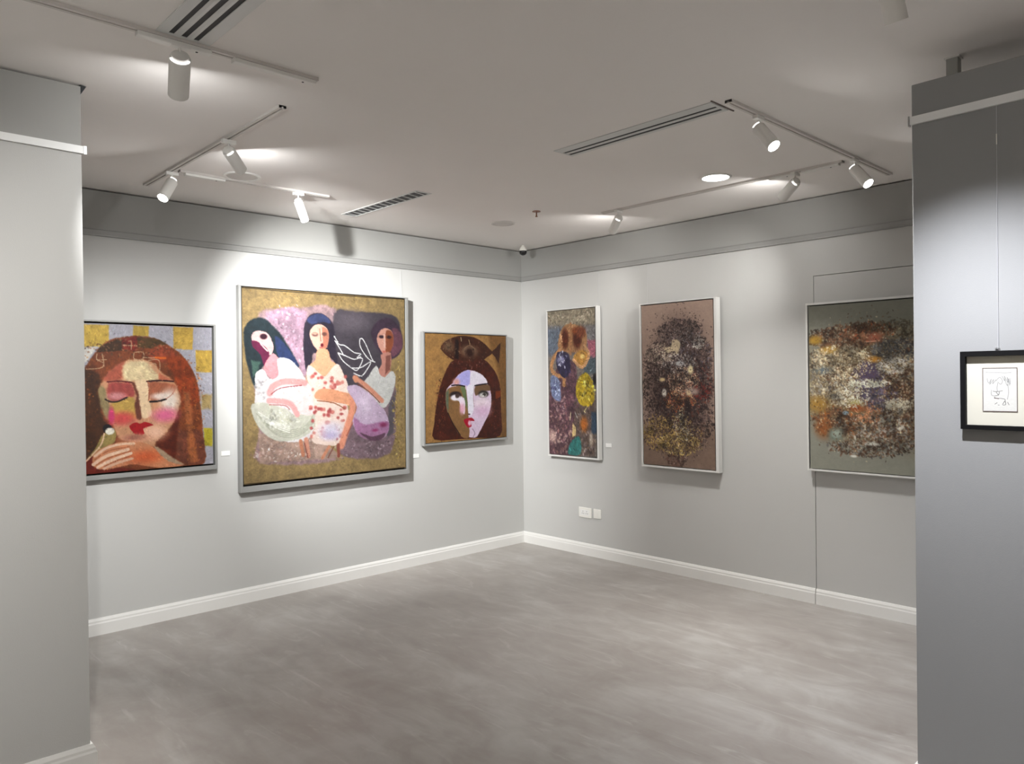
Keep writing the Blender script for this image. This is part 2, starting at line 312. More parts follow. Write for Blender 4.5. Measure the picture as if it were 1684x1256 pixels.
  ('D',160,(0.0108,0.0216),0.4,[(0.275,0.926,0.114,0.053,1,[(236,236,226),(176,176,156)]),(0.154,0.699,0.054,0.065,0.5,[(214,210,214),(240,238,238)])]),
  ('L',(226,160,158),0.0605,[(0.197,0.739),(0.226,0.687),(0.322,0.656),(0.469,0.667)]),
  ('L',(228,166,164),0.0522,[(0.191,0.791),(0.291,0.799),(0.362,0.826),(0.407,0.898)]),
  ('L',(150,60,70),0.0068,[(0.208,0.746),(0.279,0.704),(0.444,0.686)]),
  ('L',(170,80,80),0.0054,[(0.193,0.82),(0.305,0.829),(0.347,0.856)]),
  ('P',(46,40,54),[(0.463,0.327),(0.473,0.232),(0.511,0.174),(0.571,0.149),(0.655,0.17),(0.713,0.243),(0.726,0.389),(0.751,0.542),(0.789,0.626),(0.727,0.528),(0.666,0.473),(0.544,0.447),(0.528,0.522),(0.483,0.583),(0.462,0.448)],0.0054,0.2),
  ('P',(58,66,104),[(0.488,0.205),(0.564,0.155),(0.655,0.172),(0.685,0.224),(0.608,0.216),(0.532,0.237)],0.0054,0.2),
  ('P',(236,192,170),[(0.513,0.298),(0.547,0.246),(0.608,0.235),(0.657,0.266),(0.668,0.335),(0.651,0.407),(0.605,0.444),(0.557,0.409),(0.522,0.352)],0.0036,0.05),
  ('P',(196,128,104),[(0.615,0.254),(0.663,0.28),(0.668,0.349),(0.651,0.407),(0.608,0.444),(0.622,0.35)],0.0054,0.06),
  ('E',(120,84,80),0.555,0.311,0.0259,0.0151,0.4),
  ('E',(206,160,140),0.555,0.305,0.0198,0.0083,0.5),
  ('E',(116,74,66),0.634,0.306,0.0214,0.0137,0.4),
  ('L',(170,110,90),0.0073,[(0.595,0.268),(0.603,0.357)]),
  ('E',(110,22,36),0.613,0.389,0.0122,0.0137,0.3),
  ('E',(200,110,100),0.605,0.408,0.0153,0.0081,0.4),
  ('P',(238,176,136),[(0.575,0.426),(0.66,0.421),(0.684,0.501),(0.734,0.542),(0.64,0.625),(0.572,0.59),(0.51,0.54),(0.555,0.502)],0.0045,0.05),
  ('P',(240,216,202),[(0.49,0.556),(0.516,0.54),(0.587,0.597),(0.641,0.62),(0.734,0.525),(0.79,0.598),(0.839,0.718),(0.819,0.81),(0.833,0.937),(0.75,1.132),(0.625,1.134),(0.52,1.093),(0.552,0.952),(0.525,0.733),(0.486,0.637)],0.0045,0.06),
  ('E',(192,100,96),0.8,0.862,0.0176,0.0143,0.6),
  ('E',(176,84,84),0.719,0.684,0.0171,0.0084,0.6),
  ('E',(192,100,96),0.744,0.675,0.0158,0.0154,0.6),
  ('E',(176,84,84),0.556,0.88,0.009,0.011,0.6),
  ('E',(206,130,120),0.519,1.065,0.012,0.0151,0.6),
  ('E',(192,100,96),0.74,1.029,0.011,0.0084,0.6),
  ('E',(176,84,84),0.69,0.659,0.0157,0.0112,0.6),
  ('E',(206,130,120),0.662,1.062,0.0139,0.0096,0.6),
  ('E',(192,100,96),0.555,0.852,0.0135,0.0124,0.6),
  ('E',(176,84,84),0.625,0.91,0.0122,0.0124,0.6),
  ('E',(206,130,120),0.741,0.665,0.0126,0.0126,0.6),
  ('E',(192,100,96),0.715,0.704,0.0142,0.0124,0.6),
  ('E',(206,130,120),0.7,0.671,0.0126,0.0096,0.6),
  ('E',(192,100,96),0.606,0.868,0.0153,0.0138,0.6),
  ('E',(206,130,120),0.687,0.699,0.0157,0.014,0.6),
  ('E',(192,100,96),0.66,0.887,0.0093,0.0124,0.6),
  ('E',(176,84,84),0.545,0.889,0.012,0.0135,0.6),
  ('E',(206,130,120),0.525,0.627,0.0135,0.0122,0.6),
  ('E',(192,100,96),0.675,1.015,0.0124,0.0138,0.6),
  ('E',(176,84,84),0.656,1.056,0.014,0.0096,0.6),
  ('E',(206,130,120),0.613,1.022,0.0122,0.0096,0.6),
  ('E',(192,100,96),0.63,1.042,0.0168,0.0124,0.6),
  ('E',(176,84,84),0.531,0.95,0.0135,0.0137,0.6),
  ('E',(192,100,96),0.693,0.635,0.0155,0.014,0.6),
  ('E',(176,84,84),0.626,1.064,0.0107,0.0151,0.6),
  ('E',(206,130,120),0.645,0.97,0.0155,0.0151,0.6),
  ('E',(176,84,84),0.513,0.85,0.009,0.0124,0.6),
  ('E',(206,130,120),0.665,0.92,0.0124,0.0098,0.6),
  ('E',(192,100,96),0.792,0.959,0.0094,0.0084,0.6),
  ('E',(176,84,84),0.698,0.721,0.0124,0.0138,0.6),
  ('E',(206,130,120),0.61,1.054,0.0153,0.0124,0.6),
  ('E',(176,84,84),0.733,1.096,0.0095,0.0098,0.6),
  ('E',(206,130,120),0.727,1.012,0.0095,0.014,0.6),
  ('E',(192,100,96),0.742,0.936,0.0128,0.0112,0.6),
  ('E',(176,84,84),0.613,1.008,0.0122,0.011,0.6),
  ('E',(206,130,120),0.786,1.061,0.0176,0.014,0.6),
  ('E',(192,100,96),0.537,0.618,0.0135,0.0138,0.6),
  ('E',(176,84,84),0.772,0.909,0.0173,0.0098,0.6),
  ('E',(206,130,120),0.517,0.847,0.0162,0.0108,0.6),
  ('E',(192,100,96),0.694,0.892,0.017,0.014,0.6),
  ('E',(206,130,120),0.784,0.668,0.0128,0.014,0.6),
  ('E',(192,100,96),0.604,1.033,0.0153,0.0096,0.6),
  ('E',(192,100,96),0.627,0.712,0.0109,0.011,0.6),
  ('E',(176,84,84),0.577,0.863,0.0107,0.0124,0.6),
  ('E',(176,84,84),0.671,0.886,0.017,0.0151,0.6),
  ('E',(206,130,120),0.659,0.969,0.017,0.0138,0.6),
  ('E',(192,100,96),0.792,1.071,0.0128,0.0128,0.6),
  ('E',(206,130,120),0.768,0.877,0.0112,0.0098,0.6),
  ('E',(192,100,96),0.579,0.634,0.0107,0.011,0.6),
  ('E',(176,84,84),0.518,1.003,0.012,0.0122,0.6),
  ('E',(206,130,120),0.701,0.639,0.0093,0.0096,0.6),
  ('E',(192,100,96),0.809,0.626,0.0128,0.0143,0.6),
  ('E',(206,130,120),0.699,0.892,0.011,0.0112,0.6),
  ('E',(206,130,120),0.763,0.676,0.0126,0.0126,0.6),
  ('E',(176,84,84),0.715,0.699,0.0126,0.0124,0.6),
  ('E',(206,130,120),0.627,1.028,0.0155,0.0138,0.6),
  ('E',(192,100,96),0.637,0.669,0.014,0.011,0.6),
  ('E',(176,84,84),0.658,0.911,0.017,0.0137,0.6),
  ('E',(206,130,120),0.541,1.04,0.0135,0.0108,0.6),
  ('E',(176,84,84),0.674,0.87,0.0108,0.011,0.6),
  ('E',(176,84,84),0.646,1.067,0.0153,0.0096,0.6),
  ('E',(206,130,120),0.626,0.869,0.0107,0.0138,0.6),
  ('E',(192,100,96),0.607,0.63,0.0153,0.0124,0.6),
  ('E',(176,84,84),0.516,0.86,0.015,0.0083,0.6),
  ('E',(206,130,120),0.706,0.702,0.0124,0.0084,0.6),
  ('E',(192,100,96),0.663,1.064,0.0124,0.0082,0.6),
  ('E',(176,84,84),0.759,1.074,0.0128,0.0154,0.6),
  ('E',(206,130,120),0.78,0.961,0.0158,0.0098,0.6),
  ('E',(176,84,84),0.593,0.863,0.0152,0.011,0.6),
  ('E',(206,130,120),0.533,0.718,0.0105,0.0122,0.6),
  ('E',(192,100,96),0.795,0.864,0.011,0.014,0.6),
  ('E',(176,84,84),0.556,0.601,0.0137,0.011,0.6),
  ('E',(214,208,226),0.681,1.027,0.093,0.055,0.9),
  ('E',(190,180,210),0.68,1.069,0.063,0.028,0.9),
  ('P',(228,160,122),[(0.552,0.747),(0.601,0.714),(0.725,0.726),(0.868,0.769),(0.867,0.842),(0.755,0.824),(0.63,0.804),(0.557,0.788)],0.0045,0.1),
  ('L',(150,90,60),0.0074,[(0.569,0.802),(0.707,0.823),(0.802,0.872)]),
  ('L',(226,150,122),0.069,[(0.871,0.78),(0.866,0.882),(0.822,1.007),(0.769,1.151)]),
  ('L',(170,90,70),0.0076,[(0.909,0.826),(0.881,0.953),(0.815,1.077)]),
  ('L',(150,80,66),0.0327,[(0.742,1.142),(0.745,1.227)]),
  ('L',(206,140,110),0.0319,[(0.664,1.151),(0.608,1.23)]),
  ('L',(214,150,126),0.0424,[(0.475,1.083),(0.496,1.207)]),
  ('L',(196,130,100),0.0367,[(0.431,1.094),(0.451,1.197)]),
  ('L',(130,70,60),0.0071,[(0.463,1.11),(0.488,1.22)]),
  ('L',(130,70,60),0.0073,[(0.702,1.154),(0.655,1.233)]),
  ('P',(194,172,196),[(0.82,0.718),(0.869,0.691),(0.934,0.702),(1.05,0.78),(1.165,0.9),(1.205,1.027),(1.151,1.115),(1.028,1.122),(0.916,1.063),(0.868,0.967),(0.907,0.855)],0.0045,0.1),
  ('P',(166,118,156),[(0.881,0.939),(0.979,1.001),(1.185,0.982),(1.192,1.071),(1.096,1.123),(0.978,1.109),(0.899,1.054)],0.0081,0.15),
  ('P',(96,66,84),[(0.929,1.058),(1.045,1.098),(1.166,1.076),(1.131,1.123),(1.028,1.128)],0.0054,0.1),
  ('E',(214,196,216),0.982,0.829,0.0586,0.0855,0.9),
  ('E',(130,50,90),1.15,1.01,0.0345,0.0177,0.7),
  ('E',(150,60,110),1.072,1.049,0.0272,0.0116,0.7),
  ('P',(66,50,66),[(1.041,0.296),(1.058,0.238),(1.11,0.185),(1.197,0.159),(1.276,0.192),(1.329,0.272),(1.345,0.376),(1.299,0.452),(1.236,0.489),(1.158,0.468),(1.09,0.396)],0.0072,0.25),
  ('P',(110,70,84),[(1.24,0.246),(1.32,0.273),(1.34,0.376),(1.281,0.452),(1.228,0.453)],0.0081,0.2),
  ('P',(212,156,138),[(1.095,0.323),(1.123,0.267),(1.179,0.24),(1.24,0.268),(1.251,0.349),(1.22,0.423),(1.172,0.461),(1.133,0.425),(1.104,0.374)],0.0036,0.06),
  ('P',(140,76,50),[(1.182,0.262),(1.24,0.272),(1.251,0.349),(1.22,0.431),(1.172,0.465),(1.18,0.365)],0.0054,0.08),
  ('E',(60,40,50),1.139,0.312,0.0241,0.0131,0.4),
  ('E',(60,34,34),1.209,0.313,0.0228,0.0133,0.4),
  ('L',(226,186,170),0.0113,[(1.164,0.292),(1.166,0.395)]),
  ('E',(196,110,96),1.162,0.43,0.0193,0.0101,0.4),
  ('P',(190,132,118),[(1.132,0.454),(1.225,0.438),(1.217,0.585),(1.159,0.632),(1.09,0.6),(1.14,0.527)],0.0045,0.08),
  ('P',(130,80,70),[(1.179,0.468),(1.225,0.453),(1.217,0.571),(1.173,0.607)],0.0063,0.08),
  ('P',(202,202,198),[(0.964,0.685),(1.01,0.628),(1.088,0.541),(1.121,0.607),(1.164,0.632),(1.235,0.582),(1.27,0.637),(1.245,0.748),(1.205,0.836),(1.148,0.878),(1.084,0.817),(1.017,0.743)],0.0045,0.1),
  ('L',(206,140,116),0.0465,[(0.889,0.634),(1.001,0.703),(1.139,0.819)]),
  ('L',(120,64,48),0.0078,[(0.918,0.684),(1.017,0.743),(1.118,0.833)]),
  ('E',(206,140,110),0.902,0.644,0.0228,0.0285,0.3),
  ('L',(238,238,238),0.0077,[(0.722,0.354),(0.761,0.381),(0.809,0.39),(0.889,0.44),(0.946,0.45),(0.915,0.478),(0.962,0.487),(0.945,0.535),(0.911,0.577),(0.871,0.563),(0.791,0.507),(0.748,0.447)]),
  ('L',(238,238,238),0.0074,[(0.73,0.364),(0.776,0.43),(0.792,0.458)]),
  ('L',(238,238,238),0.0076,[(0.748,0.444),(0.808,0.465),(0.888,0.492),(0.946,0.473)]),
  ('L',(238,238,238),0.0079,[(0.94,0.335),(0.965,0.334),(1.005,0.398),(1.054,0.498),(1.075,0.512),(1.021,0.491),(0.963,0.427),(0.939,0.378),(0.94,0.335)]),
  ('L',(238,238,238),0.0078,[(0.871,0.559),(0.945,0.556),(1.037,0.51),(1.003,0.57),(0.952,0.62),(0.883,0.599)]),
  ('L',(238,238,238),0.0074,[(0.715,0.32),(0.746,0.364)]),
  ('B',9000,(0.006,0.022),0.19,0.55),
  ('L',(60,50,30),0.0051,[(-0.002,0.004),(-0.013,0.671),(-0.003,1.358)]),
  ('L',(40,30,20),0.0057,[(0.003,0.004),(0.581,0.009),(1.36,0.002)]),
  ('L',(40,30,20),0.0057,[(-0.003,1.366),(0.561,1.369),(1.348,1.367)]),
 ]),
 'lady_fish': ((158, 118, 68), (0.918, 0.918), 0.2, [
  ('P',(120,84,44),[(0.709,-0.007),(0.941,-0.014),(0.929,0.915),(0.849,0.912),(0.855,0.553),(0.807,0.281)],0.027,0.2),
  ('P',(62,30,18),[(0.167,0.119),(0.21,0.064),(0.304,0.025),(0.399,0.008),(0.533,0.019),(0.644,0.063),(0.726,0.123),(0.755,0.152),(0.693,0.191),(0.642,0.217),(0.517,0.244),(0.336,0.231),(0.22,0.177)],0.0036,0.35),
  ('P',(56,30,20),[(0.747,0.149),(0.797,0.108),(0.853,0.064),(0.842,0.155),(0.83,0.246),(0.789,0.194)],0.0027,0.3),
  ('P',(66,26,16),[(0.324,0.217),(0.253,0.263),(0.182,0.381),(0.146,0.48),(0.11,0.623),(0.091,0.757),(0.089,0.892),(0.373,0.906),(0.568,0.909),(0.843,0.904),(0.855,0.698),(0.849,0.504),(0.819,0.378),(0.755,0.291),(0.642,0.21),(0.48,0.235)],0.0045,0.4),
  ('P',(30,14,12),[(0.321,0.043),(0.363,0.042),(0.36,0.217),(0.313,0.208)],0.0063,0.2),
  ('E',(100,76,56),0.25,0.104,0.0575,0.045,0.8),
  ('E',(120,96,76),0.482,0.141,0.0857,0.0463,0.7),
  ('E',(44,20,14),0.487,0.155,0.049,0.0388,0.5),
  ('L',(200,180,140),0.0053,[(0.387,0.023),(0.392,0.055)]),
  ('L',(170,140,100),0.0065,[(0.477,0.043),(0.489,0.081)]),
  ('L',(130,100,76),0.0065,[(0.421,0.124),(0.482,0.09),(0.549,0.122)]),
  ('P',(120,50,20),[(0.79,0.503),(0.849,0.495),(0.848,0.553),(0.789,0.57)],0.0072,0.2),
  ('D',420,(0.0056,0.0148),0.5,[(0.267,0.126,0.082,0.065,1,[(120,96,70),(40,20,14)]),(0.531,0.131,0.125,0.076,1,[(110,80,60),(36,18,12)]),(0.155,0.625,0.045,0.216,2,[(110,40,24),(40,16,10),(130,80,50)]),(0.774,0.695,0.064,0.19,2,[(100,60,50),(36,14,10),(120,50,24)]),(0.48,0.263,0.184,0.033,1,[(110,50,36),(46,20,14),(140,100,90)])]),
  ('P',(222,200,224),[(0.221,0.482),(0.25,0.446),(0.298,0.415),(0.358,0.346),(0.455,0.308),(0.54,0.317),(0.639,0.357),(0.689,0.424),(0.736,0.531),(0.721,0.664),(0.66,0.767),(0.594,0.858),(0.555,0.901),(0.482,0.897),(0.373,0.873),(0.292,0.767),(0.235,0.673),(0.214,0.554)],0.0036,0.06),
  ('P',(176,172,232),[(0.292,0.428),(0.358,0.351),(0.455,0.309),(0.491,0.328),(0.477,0.44),(0.416,0.438)],0.0054,0.06),
  ('P',(232,226,240),[(0.509,0.314),(0.639,0.357),(0.689,0.424),(0.576,0.428),(0.538,0.451),(0.489,0.412)],0.0054,0.04),
  ('E',(216,160,150),0.333,0.41,0.0352,0.0277,0.8),
  ('P',(134,98,60),[(0.221,0.486),(0.285,0.451),(0.426,0.451),(0.456,0.58),(0.466,0.729),(0.472,0.896),(0.373,0.875),(0.292,0.767),(0.235,0.673),(0.216,0.573)],0.0045,0.12),
  ('P',(104,118,80),[(0.38,0.459),(0.428,0.451),(0.454,0.58),(0.455,0.654),(0.426,0.598),(0.397,0.504)],0.0054,0.12),
  ('P',(96,106,84),[(0.218,0.5),(0.25,0.464),(0.241,0.674),(0.217,0.591)],0.0063,0.12),
  ('P',(112,84,58),[(0.548,0.451),(0.701,0.438),(0.72,0.492),(0.624,0.495),(0.551,0.536)],0.0045,0.1),
  ('P',(238,226,240),[(0.272,0.542),(0.32,0.507),(0.379,0.531),(0.429,0.57),(0.422,0.692),(0.391,0.652),(0.36,0.577),(0.307,0.566)],0.0045,0.06),
  ('E',(226,170,190),0.395,0.643,0.0264,0.0463,0.7),
  ('E',(40,30,30),0.322,0.522,0.0648,0.0315,0.25),
  ('E',(238,232,240),0.322,0.545,0.0517,0.0259,0.3),
  ('E',(70,54,50),0.343,0.529,0.024,0.0204,0.3),
  ('E',(46,40,38),0.643,0.521,0.06,0.0323,0.25),
  ('E',(214,210,206),0.637,0.53,0.0434,0.0209,0.3),
  ('E',(60,56,50),0.652,0.527,0.0204,0.0152,0.3),
  ('E',(240,240,236),0.639,0.538,0.0125,0.0067,0.3),
  ('E',(240,222,232),0.623,0.604,0.0875,0.0475,0.8),
  ('E',(222,186,216),0.634,0.671,0.0775,0.0475,0.9),
  ('P',(236,232,246),[(0.452,0.449),(0.536,0.447),(0.524,0.544),(0.529,0.638),(0.503,0.703),(0.467,0.683),(0.462,0.58)],0.0054,0.04),
  ('L',(30,22,24),0.0116,[(0.281,0.439),(0.356,0.437),(0.428,0.449)]),
  ('L',(30,22,24),0.0122,[(0.543,0.445),(0.625,0.435),(0.699,0.43)]),
  ('L',(150,120,110),0.0043,[(0.536,0.451),(0.524,0.544),(0.533,0.629)]),
  ('P',(60,34,30),[(0.463,0.687),(0.491,0.691),(0.485,0.7),(0.463,0.698)],0.0018,0.08),
  ('P',(168,16,44),[(0.414,0.741),(0.466,0.727),(0.506,0.727),(0.538,0.756),(0.49,0.757),(0.502,0.801),(0.461,0.81),(0.432,0.784)],0.0018,0.1),
  ('E',(236,190,206),0.479,0.772,0.0171,0.0228,0.5),
  ('L',(110,90,110),0.0054,[(0.513,0.825),(0.538,0.864),(0.519,0.896)]),
  ('L',(30,16,12),0.0095,[(0.373,0.873),(0.292,0.767),(0.238,0.674)]),
  ('B',4200,(0.005,0.018),0.22,0.5),
 ]),
 'two_figures': ((112, 104, 98), (0.555, 1.278), 0.3, [
  ('P',(136,126,108),[(-0.059,-0.056),(0.61,-0.005),(0.608,0.155),(-0.062,0.116)],0.036,0.2),
  ('P',(96,104,116),[(-0.062,0.14),(0.172,0.153),(0.168,0.393),(-0.066,0.386)],0.027,0.2),
  ('P',(120,116,116),[(0.426,0.144),(0.608,0.155),(0.606,0.303),(0.424,0.296)],0.018,0.2),
  ('P',(160,96,110),[(0.471,0.274),(0.606,0.28),(0.604,0.441),(0.468,0.437)],0.0144,0.2),
  ('P',(80,90,96),[(0.422,0.413),(0.604,0.418),(0.602,0.567),(0.42,0.564)],0.018,0.2),
  ('P',(84,60,66),[(0.1,0.512),(0.328,0.469),(0.32,0.965),(0.252,1.277),(-0.03,1.296),(0.004,0.78)],0.0126,0.3),
  ('P',(92,76,70),[(0.307,0.8),(0.539,0.796),(0.532,1.259),(0.284,1.275)],0.0144,0.3),
  ('D',900,(0.0094,0.0259),0.5,[(0.287,0.041,0.315,0.072,2,[(150,140,120),(110,100,84),(170,160,140)]),(0.125,1.032,0.116,0.216,3,[(110,76,84),(70,50,60),(150,110,100),(190,160,150)]),(0.444,1.019,0.093,0.211,2,[(120,100,84),(70,60,60),(150,140,140)]),(0.244,0.729,0.096,0.192,2,[(80,50,60),(110,80,84),(60,44,56)])]),
  ('P',(150,110,76),[(0.155,0.176),(0.27,0.123),(0.441,0.18),(0.454,0.332),(0.392,0.376),(0.169,0.369),(0.12,0.343)],0.0072,0.2),
  ('E',(78,36,22),0.206,0.251,0.0439,0.0888,0.35),
  ('E',(74,34,22),0.35,0.253,0.0504,0.087,0.35),
  ('E',(120,60,30),0.332,0.186,0.0416,0.0282,0.6),
  ('E',(110,60,40),0.395,0.201,0.0536,0.047,0.5),
  ('P',(150,104,70),[(0.27,0.111),(0.289,0.112),(0.281,0.397),(0.262,0.396)],0.0054,0.08),
  ('L',(170,124,84),0.0493,[(0.136,0.356),(0.069,0.414),(0.037,0.511),(0.099,0.573),(0.181,0.586),(0.188,0.658)]),
  ('L',(196,150,110),0.0171,[(0.155,0.212),(0.17,0.273)]),
  ('P',(44,40,62),[(0.099,0.385),(0.169,0.363),(0.249,0.39),(0.266,0.539),(0.189,0.598),(0.109,0.512)],0.0054,0.25),
  ('E',(150,150,180),0.151,0.435,0.0396,0.036,0.8),
  ('P',(166,122,60),[(0.313,0.398),(0.408,0.354),(0.476,0.402),(0.405,0.517),(0.312,0.457)],0.0054,0.2),
  ('L',(190,146,104),0.0354,[(0.432,0.319),(0.481,0.403),(0.405,0.506),(0.304,0.439)]),
  ('E',(226,196,120),0.407,0.412,0.0248,0.0184,0.6),
  ('P',(110,120,150),[(0.024,0.584),(0.116,0.597),(0.147,0.718),(0.137,0.802),(0.038,0.755)],0.009,0.2),
  ('P',(166,142,40),[(0.354,0.611),(0.439,0.551),(0.504,0.612),(0.537,0.727),(0.524,0.808),(0.447,0.847),(0.362,0.811),(0.324,0.717)],0.0063,0.3),
  ('D',90,(0.0094,0.0212),0.8,[(0.437,0.681,0.07,0.082,1,[(226,206,60),(190,160,30),(130,110,30),(240,226,120)])]),
  ('D',60,(0.0071,0.0188),0.8,[(0.089,0.682,0.05,0.061,1,[(170,180,210),(60,60,90)]),(0.176,0.441,0.049,0.06,0.7,[(190,190,210),(30,26,50)])]),
  ('E',(166,96,40),0.414,0.997,0.0403,0.0611,0.6),
  ('P',(50,112,108),[(0.228,1.267),(0.245,1.182),(0.294,1.126),(0.365,1.111),(0.371,1.257)],0.0054,0.1),
  ('P',(196,170,120),[(0.285,0.99),(0.319,1.024),(0.318,1.095),(0.273,1.121)],0.0054,0.15),
  ('P',(50,66,84),[(0.5,0.89),(0.597,0.887),(0.595,1.071),(0.497,1.075)],0.0126,0.15),
  ('E',(180,166,150),0.492,1.122,0.0183,0.0575,0.7),
  ('L',(200,180,150),0.0098,[(0.265,0.895),(0.253,0.967)]),
  ('L',(190,180,130),0.0095,[(0.454,0.844),(0.423,0.886)]),
  ('L',(180,176,170),0.0083,[(0.313,0.894),(0.336,0.941)]),
  ('E',(30,26,30),0.542,0.612,0.0213,0.046,0.5),
  ('E',(190,160,150),0.041,1.12,0.0419,0.049,0.8),
  ('B',5200,(0.008,0.03),0.36,0.62),
 ]),
 'vase_cluster': ((164, 140, 126), (0.652, 1.263), 0.06, [
  ('P',(128,106,92),[(-0.079,0.958),(0.738,0.928),(0.734,1.302),(-0.085,1.373)],0.081,0.1),
  ('E',(110,90,82),0.347,0.645,0.266,0.48,0.45),
  ('E',(84,66,62),0.333,0.645,0.21,0.408,0.5),
  ('D',9000,(0.0059,0.0153),0.6,[(0.359,0.217,0.154,0.072,1.6,[(46,36,36),(60,48,46),(36,28,30),(84,68,64),(110,96,92)]),(0.454,0.433,0.151,0.153,2.4,[(46,36,36),(60,48,46),(36,28,30),(84,68,64),(96,92,104)]),(0.214,0.439,0.159,0.132,1.6,[(46,36,36),(60,48,46),(36,28,30),(84,68,64),(150,136,124)]),(0.153,0.633,0.118,0.159,1.5,[(46,36,36),(60,48,46),(36,28,30),(84,68,64)]),(0.532,0.633,0.093,0.138,1.5,[(46,36,36),(60,48,46),(36,28,30),(84,68,64),(110,50,40)]),(0.353,0.704,0.182,0.176,2.4,[(46,36,36),(60,48,46),(36,28,30),(84,68,64),(110,60,44)]),(0.28,0.861,0.214,0.156,2,[(46,36,36),(60,48,46),(36,28,30),(84,68,64)]),(0.448,0.915,0.165,0.141,2,[(46,36,36),(60,48,46),(36,28,30),(84,68,64),(90,60,44)]),(0.278,1.041,0.217,0.096,2,[(46,36,36),(60,48,46),(36,28,30),(84,68,64),(120,90,60)]),(0.304,1.208,0.064,0.054,0.5,[(70,48,44),(90,66,56)])]),
  ('D',3600,(0.0035,0.0106),0.8,[(0.171,0.39,0.103,0.061,1,[(200,184,160),(150,130,120)]),(0.4,0.278,0.124,0.07,0.6,[(150,140,136),(120,110,110)]),(0.523,0.319,0.041,0.035,0.3,[(196,190,180)]),(0.342,0.466,0.126,0.06,0.8,[(190,184,176),(140,130,126)]),(0.382,0.609,0.112,0.094,1.4,[(196,160,130),(150,110,90),(214,190,160)]),(0.353,0.752,0.114,0.072,0.8,[(160,80,50),(190,140,90)]),(0.133,1.012,0.118,0.11,1.3,[(176,150,84),(140,112,60)]),(0.334,1.086,0.154,0.072,1.6,[(180,154,90),(120,92,50),(206,184,120)]),(0.378,0.941,0.07,0.106,0.7,[(176,170,156),(200,190,150)]),(0.545,0.68,0.067,0.047,0.4,[(120,40,34)])]),
  ('P',(214,194,160),[(0.288,0.285),(0.351,0.294),(0.358,0.348),(0.329,0.394),(0.301,0.37),(0.244,0.38),(0.201,0.342),(0.28,0.333)],0.0081,0.2),
  ('E',(190,190,190),0.356,0.467,0.0364,0.0188,0.5),
  ('E',(50,40,40),0.363,0.52,0.042,0.0084,0.4),
  ('E',(232,216,170),0.45,0.516,0.022,0.0306,0.5),
  ('E',(226,200,150),0.191,0.59,0.0266,0.0147,0.5),
  ('E',(226,220,206),0.208,0.693,0.0206,0.0294,0.5),
  ('E',(170,150,140),0.464,0.68,0.054,0.0253,0.8),
  ('E',(216,190,150),0.43,0.692,0.0192,0.0192,0.5),
  ('E',(44,34,34),0.421,0.81,0.0302,0.072,0.7),
  ('E',(56,40,40),0.434,0.916,0.0275,0.047,0.7),
  ('D',2600,(0.0047,0.0106),0.6,[(0.347,0.633,0.28,0.48,3,[(60,48,48),(40,32,34),(150,130,118),(100,84,78)]),(0.279,1.005,0.214,0.108,1,[(180,154,90),(90,70,44)])]),
 ]),
 'coral_mass': ((140, 140, 128), (1.1, 1.081), 0.04, [
  ('P',(120,120,108),[(-0.086,-0.147),(1.426,-0.002),(1.425,0.22),(-0.089,0.134)],0.054,0.05),
  ('E',(120,100,72),0.382,0.556,0.39,0.34,0.35),
  ('E',(112,92,66),0.737,0.555,0.2888,0.3325,0.5),
